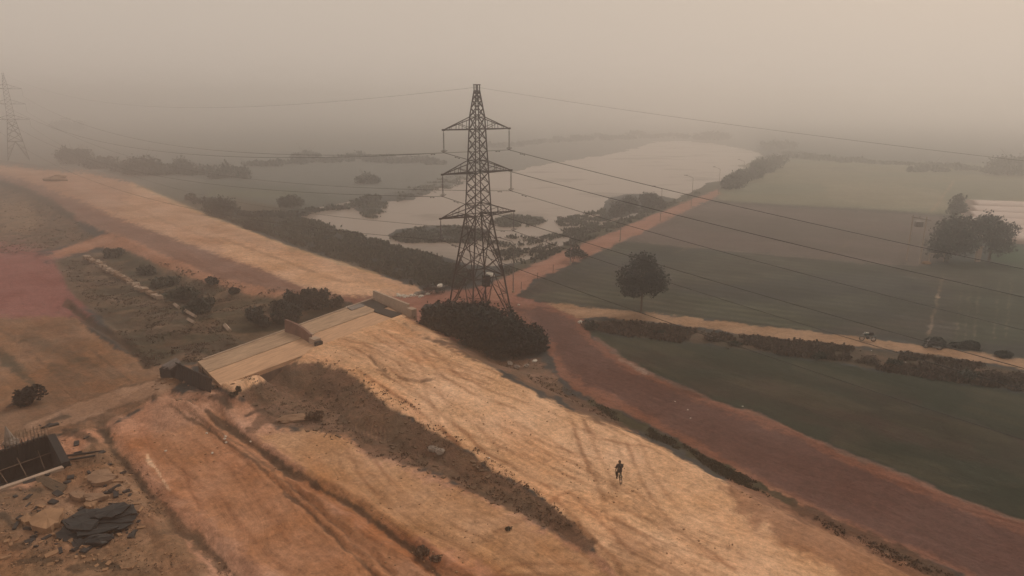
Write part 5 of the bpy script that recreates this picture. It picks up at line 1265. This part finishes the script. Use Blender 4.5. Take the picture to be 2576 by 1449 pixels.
pr = empty('person', foot, HD); tag(pr, 'person in dark jacket, trousers and cap riding a bicycle away over the sand', 'person')
def skin(name, verts, edges, radii, mat, parent, sub=1):
    me = bpy.data.meshes.new(name); me.from_pydata(verts, edges, []); o = link(name, me, M[mat], parent)
    md = o.modifiers.new('skin', 'SKIN'); md.use_smooth_shade = True
    lay = me.skin_vertices[0].data if me.skin_vertices else None
    if lay is None:
        bm = bmesh.new(); bm.from_mesh(me); bm.verts.layers.skin.verify(); bm.to_mesh(me); bm.free(); lay = me.skin_vertices[0].data
    for i, r_ in enumerate(radii): lay[i].radius = (r_ if isinstance(r_, tuple) else (r_, r_))
    lay[0].use_root = True
    s_ = o.modifiers.new('sub', 'SUBSURF'); s_.levels = sub; s_.render_levels = sub
    return o
# joints: x forward, y left
V = [(-.14,0,.93),(-.12,0,1.08),(-.06,0,1.27),(.0,0,1.42),(.02,0,1.50),(.03,0,1.57),
     (-.01,.18,1.40),(.03,.25,1.16),(.20,.27,1.06),(-.01,-.18,1.40),(.03,-.25,1.16),(.20,-.27,1.06),
     (-.12,.10,.88),(.28,.13,.66),(.10,.14,.28),(.10,.14,.22),(.24,.15,.21),(-.12,-.10,.88),(.26,-.14,.84),(-.06,-.15,.54),(-.08,-.15,.48),(.06,-.16,.46)]
E = [(0,1),(1,2),(2,3),(3,4),(4,5),(3,6),(6,7),(7,8),(3,9),(9,10),(10,11),(0,12),(12,13),(13,14),(14,15),(15,16),(0,17),(17,18),(18,19),(19,20),(20,21)]
Rr = [(.15,.13),(.15,.125),(.17,.13),(.15,.11),(.06,.06),(.055,.055),(.085,.085),(.062,.062),(.035,.035),(.085,.085),(.062,.062),(.035,.035),
      (.10,.10),(.075,.075),(.05,.05),(.045,.04),(.035,.03),(.10,.10),(.075,.075),(.05,.05),(.045,.04),(.035,.03)]
skin('body', V, E, Rr, 'trouser', pr, 1)
Vj = [(-.15,0,.86),(-.12,0,1.08),(-.06,0,1.27),(.0,0,1.41),(-.01,.18,1.40),(.03,.25,1.17),(.15,.27,1.09),(-.01,-.18,1.40),(.03,-.25,1.17),(.15,-.27,1.09)]
skin('jacket', Vj, [(0,1),(1,2),(2,3),(3,4),(4,5),(5,6),(3,7),(7,8),(8,9)], [(.20,.17),(.20,.16),(.225,.16),(.17,.13),(.10,.10),(.08,.08),(.05,.05),(.10,.10),(.08,.08),(.05,.05)], 'cloth', pr, 1)
hd_ = MB().blob((.04,0,1.63), (.095,.078,.115), 14, 10); hd_.blob((.14,0,1.62), (.02,.015,.022), 6, 5)
hd_.blob((.03,.08,1.625), (.02,.012,.03), 6, 5).blob((.03,-.08,1.625), (.02,.012,.03), 6, 5); hd_ = hd_.build('head', M['skin'], pr, True)
MB().blob((.125,.03,1.645), (.01,.012,.008), 6, 4).blob((.125,-.03,1.645), (.01,.012,.008), 6, 4).build('eye', M['white'], hd_); MB().box((.13,0,1.575), (.01,.05,.012)).build('mouth', M['rust'], hd_)
MB().blob((.01,0,1.64), (.115,.108,.135), 14, 9).build('cap', M['hair'], pr, True)
for sy in (1,-1):
    hx = Vector((.26,.29*sy,1.05)); h_ = MB().blob(hx+Vector((-.02,0,.01)), (.05,.042,.025), 10, 6)
    for k in range(4):
        y_ = hx.y+(-.032+.021*k); l_ = (.030,.036,.033,.026)[k]
        h_.path([(hx.x+.01,y_,hx.z+.015),(hx.x+.01+l_,y_,hx.z+.005),(hx.x+.012+l_*.8,y_,hx.z-.025),(hx.x,y_,hx.z-.03)], .009, 5, .8)
    h_.path([(hx.x-.03,hx.y-.035*sy,hx.z),(hx.x-.01,hx.y-.06*sy,hx.z-.01),(hx.x+.015,hx.y-.06*sy,hx.z-.025)], .010, 5, .8)
    h_.build('hand', M['skin'], pr, True)
for p_, q_ in (((.08,.14,.20),(.26,.155,.19)),((-.10,-.15,.46),(.08,-.16,.44))):
    c = (Vector(p_)+Vector(q_))/2; MB().blob(c, (.135,.05,.045), 10, 6).build('shoe', M['rubber'], pr, True)
print('OBJECTS', len(bpy.data.objects))
